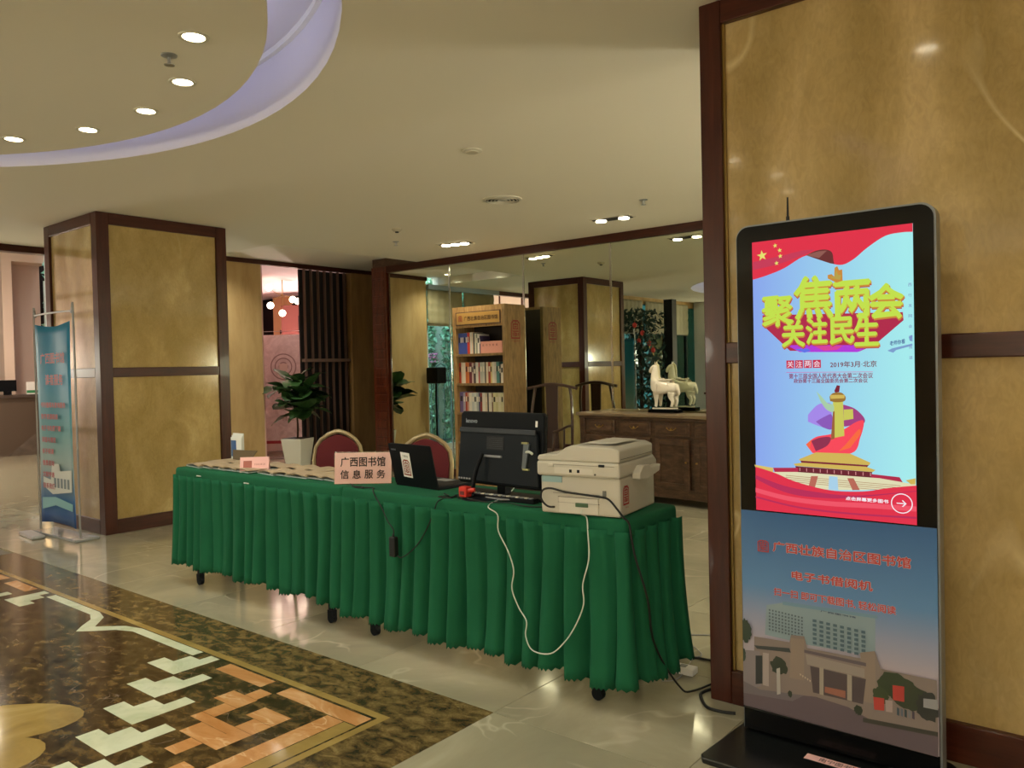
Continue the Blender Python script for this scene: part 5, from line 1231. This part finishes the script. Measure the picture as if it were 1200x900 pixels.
# ---- banner stand by the column
bn = thing('banner_stand', 'silver-framed stand with a narrow blue printed banner beside the column', 'banner', (-7.18, 2.79, 0), math.radians(2))
bn.location = (-7.20, 2.78, 0)
bw_ = .365
MB().tube([(-bw_, 0, .03), (-bw_, 0, 1.80), (-bw_+.03, 0, 1.865), (-bw_+.09, 0, 1.885), (bw_-.09, 0, 1.885), (bw_-.03, 0, 1.865), (bw_, 0, 1.80), (bw_, 0, .03)], .009, 8, mat('frame_grey', '9a9c9c', .4, metal=.6), 3).build('frame', None, bn, smooth=True)
MB().prism([(-.42, -.16), (-.05, -.20), (-.03, -.10), (-.40, -.06)], .0, .03, 'z', silver).build('front_foot', None, bn, bevel=.01)
MB().box(-.40, .40, -.055, .14, 0, .022, mat('foot_glass', 'a9b0b4', .15, metal=.4)).build('base_plate', None, bn, bevel=.006)
bmat = bpy.data.materials.new('banner_print'); bmat.use_nodes = True; nt = bmat.node_tree; pb = nt.nodes['Principled BSDF']
tc = nt.nodes.new('ShaderNodeTexCoord'); sx = nt.nodes.new('ShaderNodeSeparateXYZ'); nt.links.new(tc.outputs['Object'], sx.inputs[0])
mr = nt.nodes.new('ShaderNodeMapRange'); mr.inputs['From Min'].default_value = .1; mr.inputs['From Max'].default_value = 1.8; nt.links.new(sx.outputs[2], mr.inputs['Value'])
rp = nt.nodes.new('ShaderNodeValToRGB'); e = rp.color_ramp.elements; e[0].color = lin('2c4c88'); e[1].color = lin('1f7ca4'); e.new(.12).color = lin('3e6ea0'); e.new(.30).color = lin('9ab0ae'); e.new(.45).color = lin('6aa0a6'); e.new(.7).color = lin('3c8cae')
nt.links.new(mr.outputs[0], rp.inputs[0]); nt.links.new(rp.outputs[0], pb.inputs['Base Color']); pb.inputs['Roughness'].default_value = .5; pb.inputs['Specular IOR Level'].default_value = .2
v = []; nx, nz = 12, 24; x0b, x1b = -.30, .33
for j in range(nz+1):
    for i in range(nx+1):
        u = i/nx; w_ = j/nz; tz = 1.80-.03*math.sin(PI*u) if 1 else 0
        v.append((x0b+(x1b-x0b)*u, -.015+.012*math.sin(PI*u)+.006*math.sin(u*9+w_*4), .10+(1.80-.10)*w_-.03*math.sin(PI*u)*w_**6+.02*math.sin(PI*u)*(1-w_)**6))
f = [(j*(nx+1)+i, j*(nx+1)+i+1, (j+1)*(nx+1)+i+1, (j+1)*(nx+1)+i) for j in range(nz) for i in range(nx)]
o = MB().add(v, f).build('banner_sheet', bmat, bn, smooth=True); sm2 = o.modifiers.new('s', 'SOLIDIFY'); sm2.thickness = .002; sm2.offset = 1
bred = mat('banner_red', 'a8626a', .5)
def bline(*a): put_text(MB(), *a, -.026, bred, bold=.002).build('lettering', None, o)
bline('广西图书馆', -.2, .24, 1.46, 1.55); bline('读者服务', -.12, .20, 1.28, 1.37)
for k, s_ in enumerate(('书刊借阅与咨询服务', '数字资源阅读', '电子书免费下载', '讲座与展览', '亲子阅读', '信息咨询', '文献传递', '联系我们')):
    bline(s_, -.22, -.22+.048*len(s_)+.02, 1.09-k*.098, 1.135-k*.098)
m_ = MB(); gp = mat('banner_pale', 'c8cfcb', .5); gd = mat('banner_grey', '6e8088', .5)
m_.add([(x, -.0245, z) for x, z in ((-.22, .42), (-.05, .36), (.30, .40), (.30, .58), (.1, .56), (.08, .62), (-.05, .62), (-.08, .48), (-.22, .50))], [tuple(range(9))], gp)
for k in range(5): m_.add([(x, -.0250, z) for x, z in ((-.02+k*.06, .42), (.02+k*.06, .42), (.02+k*.06, .50), (-.02+k*.06, .50))], [(0, 1, 2, 3)], gd)
m_.add([(x, -.0247, z) for x, z in ((-.25, .22), (0, .27), (.30, .24), (.31, .30), (0, .34), (-.25, .32))], [tuple(range(6))], mat('banner_teal', '7fb4bc', .5)); m_.build('banner_picture', None, o)

# ---- reception beyond the column
rc = thing('reception_desk', 'dark stone reception desk with a faceted front seen beyond the banner', 'reception desk', (-15.9, 5.6, 0), 0)
rm = stone('reception_stone', ['4c443e', '5f564e', '6f655a'], [.3, .5, .7], 3, (1, 1, 1), .5, .25, coat=.2); rm2 = stone('reception_stone_dark', ['332c29', '433a35', '50463f'], [.3, .5, .7], 3, (1, 1, 1), .5, .25, coat=.2)
MB().box(-.35, .35, -2.2, .38, .0, 1.02, rm2).build('front_block', None, rc)
MB().prism([(-2.2, .0), (-.4, .0), (-2.2, .6)], .35, .37, 'x', rm).build('facet', None, rc); MB().prism([(-.4, .0), (.38, .0), (.2, .5)], .35, .375, 'x', rm).build('facet', None, rc)
MB().prism([(-2.2, .6), (-.4, .0), (.2, .5), (.38, 1.02), (-2.2, 1.02)], .35, .365, 'x', mat('rec_mid', '55493f', .3)).build('facet', None, rc)
MB().box(-.4, .42, -2.25, .40, 1.02, 1.07, rm2).build('counter_top', None, rc)
t = thing('portal_frame', 'pale pink portal surround behind the reception desk', 'portal', (-16.9, 6.50, 0))
ppk = mat('portal_pink', 'eed8c6', .7); ppk2 = mat('portal_inner', 'd6c0b4', .7)
MB().box(-.3, .3, -.95, -.78, 0, 3.8, ppk).build('post', None, t); MB().box(-.3, .3, -.78, -.12, 3.55, 3.8, ppk).build('lintel', None, t); MB().box(-.28, -.2, -.78, -.12, 0, 3.55, ppk2).build('recess_panel', None, t)
t = thing('desk_monitor', 'small dark screen on the reception desk', 'monitor', (-15.9, 5.35, 1.07)); MB().box(-.02, .02, -.16, .14, .06, .26, black).build('panel', None, t); MB().box(-.05, .05, -.05, .05, 0, .06, black).build('foot', None, t)
t = thing('desk_notice', 'white and green notice stand on the reception desk', 'notice', (-15.8, 5.75, 1.07)); MB().box(-.01, .01, -.13, .13, .0, .22, white).build('card', None, t); MB().box(.011, .013, -.13, .13, .02, .07, mat('notice_green', '3a8c5a', .6)).build('green_band', None, t)
t = thing('table_lamp', 'small lit lamp on the reception desk beside the banner', 'lamp', (-15.8, 5.92, 1.07)); MB().cyl((0, 0, 0), (0, 0, .3), .02, n=10, mt=brass).build('stem', None, t); MB().cyl((0, 0, .28), (0, 0, .75), .07, .06, 14, mat('lamp_shade_glow', 'ffd9a0', .6, emit=1.6)).build('shade', None, t)
t = thing('blue_box', 'blue box at the left end of the reception desk', 'box', (-15.9, 4.88, 1.07)); MB().box(-.1, .1, -.15, .12, 0, .33, mat('box_blue', '3c5a94', .5)).build('carton', None, t); MB().box(-.101, .101, -.151, .121, .2, .24, white).build('band', None, t)
rl = thing('ceiling_light_panel', 'ceiling lamp of the reception hall', 'ceiling light', (-13.8, 4.0, 3.98)); MB().box(-.3, .3, -.3, .3, -.01, .02, lampm).build('diffuser', None, rl)
area(rl, (0, 0, -.05), REC_W, .5, (1, .80, .62), spread=PI)
rl = thing('ceiling_light_panel', 'ceiling lamp of the passage', 'ceiling light', (-10.8, 2.3, 3.98)); MB().box(-.25, .25, -.25, .25, -.01, .02, lampm).build('diffuser', None, rl)
area(rl, (0, 0, -.05), REC_W*.5, .4, (1, .82, .66), spread=PI)

# ---- pink room
BX_ = (-11.3000,7.9028,1.0197)
t = thing('display_board', 'tall pale grey-pink display banner with a ring pattern seen through the entrance', 'banner', (BX_[0], BX_[1], 0))
t.rotation_euler = (0, 0, math.radians(36))
bdm = stone('board_print', ['c0b8c0', 'cec6ce', 'dcd6dc'], [.35, .5, .65], 5, (1, 1, 1), 2, .6, coat=0)
bo = MB().box(-.36, .36, 0, .03, .05, 1.98, bdm).build('board', None, t)
MB().box(-.37, .37, -.02, .05, 0, .05, silver).build('foot', None, t)
for r in (.22, .15, .08):
    n = 28; v = [(rr*math.cos(2*PI*i/n), -.001-.0005*r, 1.45+rr*math.sin(2*PI*i/n)) for rr in (r, r-.02) for i in range(n)]
    MB().add(v, [(i, (i+1) % n, n+(i+1) % n, n+i) for i in range(n)], mat('board_ring', '8f7e88', .6)).build('ring_pattern', None, bo)
MB().box(-.07, .07, -.003, -.001, 1.38, 1.5, mat('board_pale', 'd0c4c4', .6)).build('centre_square', None, bo)
put_text(MB(), '阅读空间', -.05, .15, .72, .80, -.002, mat('board_ring', '8f7e88', .6)).build('lettering', None, bo)
put_text(MB(), '书香邕城', -.05, .15, .55, .62, -.002, mat('board_ring', '8f7e88', .6)).build('lettering', None, bo)
MB().box(-.355, .355, -.002, .0, .17, .22, mat('board_red', 'a03444', .6)).box(-.355, .355, -.002, .0, .05, .17, mat('board_white', 'd8c8cc', .6)).build('foot_band', None, bo)
t = thing('wall_scroll_pillar', 'cream pillar with a vertical line of dark writing in the pink room', 'pillar', (-13.9, 9.0, 0))
q = (-13.4000,9.4868,2.6489); t.location = (q[0], q[1], 0); t.rotation_euler = (0, 0, math.radians(34))
MB().box(-.28, .28, 0, .3, 0, 2.85, mat('pillar_cream', 'd8ac7e', .7)).build('shaft', None, t)
m_ = MB(); dk = mat('dark_ink', '3a2820', .7)
for k, ch in enumerate('书香阁楼文'): put_text(m_, ch, .04, .17, 2.28-k*.17, 2.40-k*.17, -.002, dk, bold=.002)
for k, ch in enumerate('一品茶'): put_text(m_, ch, -.15, -.06, 2.12-k*.17, 2.2-k*.17, -.002, dk, bold=.002)
m_.build('lettering', None, t)
cb_ = Vector((-11.0000,7.7126,2.6023))
t = thing('globe_chandelier', 'chandelier with glowing round glass globes in the pink room', 'chandelier', cb_)
gm = mat('globe_glow', 'ffe6cc', .3, emit=6)
MB().cyl((0, 0, 0), (0, 0, 2.85-cb_.z), .008, n=8, mt=brass).build('rod', None, t)
for q in ((-11.0000,7.4612,2.7101), (-11.0000,7.4833,2.4260), (-11.0000,7.7030,2.3123), (-11.0000,7.9071,2.5437), (-11.1000,8.0792,2.5317)):
    c = Vector(q)-cb_; r = .055
    MB().lathe([(r*math.sin(PI*i/8)+.0005, r*-math.cos(PI*i/8)) for i in range(9)], 14, gm, Matrix.Translation(c)).build('globe', None, t, smooth=True)
    MB().tube([(0, 0, 0), (c.x*.6, c.y*.6, c.z*.4), (c.x, c.y, c.z)], .006, 6, brass).build('arm', None, t)
bl = (-11.4000,8.9219,1.2838)  # unseen lamp added behind the slat screen to light the pink room
t = thing('fill_lamp', 'added globe lamp hidden round the corner, lighting the pink room', 'lamp', (bl[0], bl[1], 0))
MB().cyl((0, 0, 0), (0, 0, .03), .14, n=20, mt=brass).build('foot', None, t); MB().cyl((0, 0, .03), (0, 0, 1.1), .015, n=8, mt=brass).build('pole', None, t)
MB().lathe([(.17*math.sin(PI*q/8)+.0005, -.17*math.cos(PI*q/8)) for q in range(9)], 14, mat('pink_fill_globe', 'ffe6de', .4, emit=PINK_W), Matrix.Translation((0, 0, 1.26))).build('globe', None, t, smooth=True)
t = thing('wine_shelf', 'reddish wooden shelf unit on the right of the pink room', 'shelf', (-12.4, 9.0, 0), math.radians(36))
rw = mat('reddish_shelf', '7c443c', .6)
MB().box(-.3, .3, 0, .3, 0, 2.6, rw).build('case', None, t); MB().box(.02, .28, -.005, .0, .9, 2.4, mat('shelf_dark', '2c1a1a', .6)).build('opening', None, t)
for k in range(4): MB().box(.02, .28, -.02, .0, 1.1+k*.32, 1.13+k*.32, rw).build('shelf_board', None, t)
t = thing('rail_stand', 'thin metal crowd rail in front of the pink room banner', 'rail', (-10.7, 7.45, 0), math.radians(36))
MB().tube([(-.42, 0, 0), (-.42, 0, 2.0), (.42, 0, 2.0), (.42, 0, 0)], .012, 6, silver, 1).build('frame', None, t); MB().box(-.5, .5, -.1, .1, 0, .02, silver).build('foot', None, t)

# ---- garden behind the blinds
hedge = mat('hedge_leaf', '8fb8a4', .7, var=.5, vscale=20)
def foliage(name, lab, cat, loc, bx, n, mt, size, grp=None, seed=1):
    rnd = random.Random(seed); t = thing(name, lab, cat, loc, 0, grp); m = MB()
    for k in range(n):
        c = Vector((rnd.uniform(-bx[0], bx[0]), rnd.uniform(-bx[1], bx[1]), rnd.uniform(0, bx[2])))
        a, b, g = [rnd.uniform(-1.5, 1.5) for _ in range(3)]
        Mx = Matrix.Translation(c) @ Matrix.Rotation(a, 4, 'X') @ Matrix.Rotation(b, 4, 'Y') @ Matrix.Rotation(g, 4, 'Z')
        s = size*rnd.uniform(.6, 1.3); m.add([(-s, 0, 0), (0, -s*.4, 0), (s, 0, .1*s), (0, s*.4, 0)], [(0, 1, 2, 3)], mt, Mx)
    o = m.build('foliage', None, t); o['kind'] = 'stuff'
    MB().tube([(0, 0, 0), (.01, .01, bx[2]*.5), (0, 0, bx[2]*.9)], .03, 8, stemm).build('trunk', None, t); return t
for k_, (x, y, q) in enumerate(((-9.85, 3.93, 'nearest the bookcase end'), (-10.5, 4.2, 'in the middle of the row'), (-11.15, 4.46, 'at the far end of the row'))):
    foliage('garden_shrub', 'pale green garden shrub outside the window, '+q, 'shrub', (x, y, 0), (.32, .09, 3.0), 2200, hedge, .075, 'garden shrubs', k_+1)
t = thing('garden_railing', 'white arched iron garden railing outside the window', 'railing', (-9.75, 4.62, 0), math.radians(15))
wr_ = mat('railing_iron', '4c6068', .5)
for k in range(10):
    MB().cyl((-.05, -.6+k*.13, 0), (-.05, -.6+k*.13, 1.15), .009, n=6, mt=wr_).build('bar', None, t)
for k in range(4):
    MB().tube([(-.05, -.6+k*.30, 1.0)]+[(-.05, -.45+k*.30-.15*math.cos(PI*i/6), 1.15+.3*math.sin(PI*i/6)) for i in range(7)]+[(-.05, -.3+k*.30, 1.0)], .008, 6, wr_, 1).build('arch', None, t)
MB().box(-.06, -.04, -.65, .65, 1.13, 1.16, wr_).box(-.06, -.04, -.65, .65, .1, .13, wr_).build('rail', None, t)
t = thing('pink_flowers', 'cluster of pink blossom in the garden shrubs', 'flowers', (-10.2, 4.25, 1.55))
m_ = MB(); rnd = random.Random(3)
for k in range(40):
    c = (rnd.uniform(-.15, .15), rnd.uniform(-.1, .1), rnd.uniform(-.08, .08)); m_.cyl(c, (c[0], c[1], c[2]+.015), .025, .01, 6, mat('blossom', 'd070a8', .6))
o = m_.build('blossom', None, t); o['kind'] = 'stuff'
t = thing('speaker_on_stand', 'black box speaker on a tall stand with a round foot by the garden window', 'speaker', (-8.75, 5.02, 0), .1)
t.location = (-9.03, 5.33, 0)
MB().box(-.13, .15, -.1, .1, 1.12, 1.38, black).build('cabinet', None, t, bevel=.02); MB().cyl((0, 0, .03), (0, 0, 1.12), .018, n=10, mt=black).build('pole', None, t); MB().lathe([(.17, 0), (.17, .01), (.05, .05), (.02, .12), (.001, .12)], 20, black).build('foot', None, t, smooth=True)

# ---- things that show in the mirrors at the dark window side
dg = mat('dark_leaf', '1c3a30', .6, var=.4, vscale=10); 
t = foliage('indoor_tree', 'dark leafy indoor tree hung with red lanterns, seen in the mirror beside the column', 'tree', (-7.75, 1.0, .4), (.38, .4, 2.0), 1400, dg, .075, None, 5)
for k, (x, y, z) in enumerate(((-7.55, 1.28, 1.95), (-7.62, 1.3, 1.8), (-7.45, 1.2, 1.75), (-7.68, 1.34, 2.1), (-7.4, 1.15, 1.62))):
    t = thing('red_lantern', 'small red lantern hanging in the dark indoor tree', 'lantern', (x, y, z), 0, 'lanterns in the indoor tree')
    MB().lathe([(.01, -.05), (.035, -.03), (.04, 0), (.035, .03), (.01, .05)], 12, mat('lantern_red', 'b03028', .5, emit=.15)).build('shade', None, t, smooth=True); MB().cyl((0, 0, .05), (0, 0, .10), .003, n=5, mt=brass).cyl((0, 0, -.05), (0, 0, -.10), .004, n=5, mt=brass).build('tassel', None, t)
t = thing('planter_post', 'dark timber post of the planter in front of the dark windows', 'post', (-7.35, .55, 0)); MB().box(-.09, .09, -.09, .09, 0, 2.60, blackr).build('shaft', None, t); MB().box(-.14, .14, -.14, .14, 0, .1, blackr).build('foot', None, t)
t = thing('tea_table', 'dark tea table with white porcelain, seen in the mirror', 'table', (-6.6, -.9, 0)); MB().box(-.6, .6, -.35, .35, .72, .76, walnut).build('table_top', None, t, bevel=.005)
for sx in (-1, 1):
    for sy in (-1, 1): MB().box(sx*.52-.03, sx*.52+.03, sy*.28-.03, sy*.28+.03, 0, .72, walnut).build('leg', None, t)
for k, (x, y, r, h) in enumerate(((-6.95, -.9, .09, .28), (-6.7, -.8, .07, .15), (-6.4, -1.0, .10, .2), (-6.2, -.85, .06, .3))):
    t = thing('porcelain_jar', 'white porcelain jar on the tea table, %s along it' % ordn[k], 'jar', (x, y, .761), 0, 'jars on the tea table')
    MB().lathe([(r*.6, 0), (r, h*.4), (r*.9, h*.7), (r*.4, h*.9), (r*.45, h)], 18, ceramic).build('body', None, t, smooth=True); MB().lathe([(r*.45, h), (r*.3, h+.02), (.001, h+.03)], 14, ceramic).build('lid', None, t, smooth=True)
t = thing('round_planter', 'large dark round planter by the white column', 'planter', (-7.6, -3.6, 0)); MB().lathe([(.2, 0), (.3, .3), (.32, .6), (.28, .7), (.25, .7)], 24, black).build('bowl', None, t, smooth=True); MB().lathe([(.25, .68), (.001, .69)], 20, soil).build('soil', None, t)
t = thing('lobby_sofa', 'dark red lobby sofa by the dark windows', 'sofa', (-6.8, -2.2, 0), PI/2); MB().box(-.8, .8, -.35, .35, .15, .42, redf).build('seat', None, t, bevel=.05, seg=3); MB().box(-.8, .8, .2, .4, .3, .85, redf).build('backrest', None, t, bevel=.05, seg=3)
for s in (-1, 1): MB().box(s*.85-.1, s*.85+.1, -.35, .4, .1, .6, redf).build('armrest', None, t, bevel=.04, seg=3)
for sx in (-1, 1):
    for sy in (-1, 1): MB().cyl((sx*.75, sy*.28, 0), (sx*.75, sy*.28, .16), .025, n=8, mt=black).build('leg', None, t)
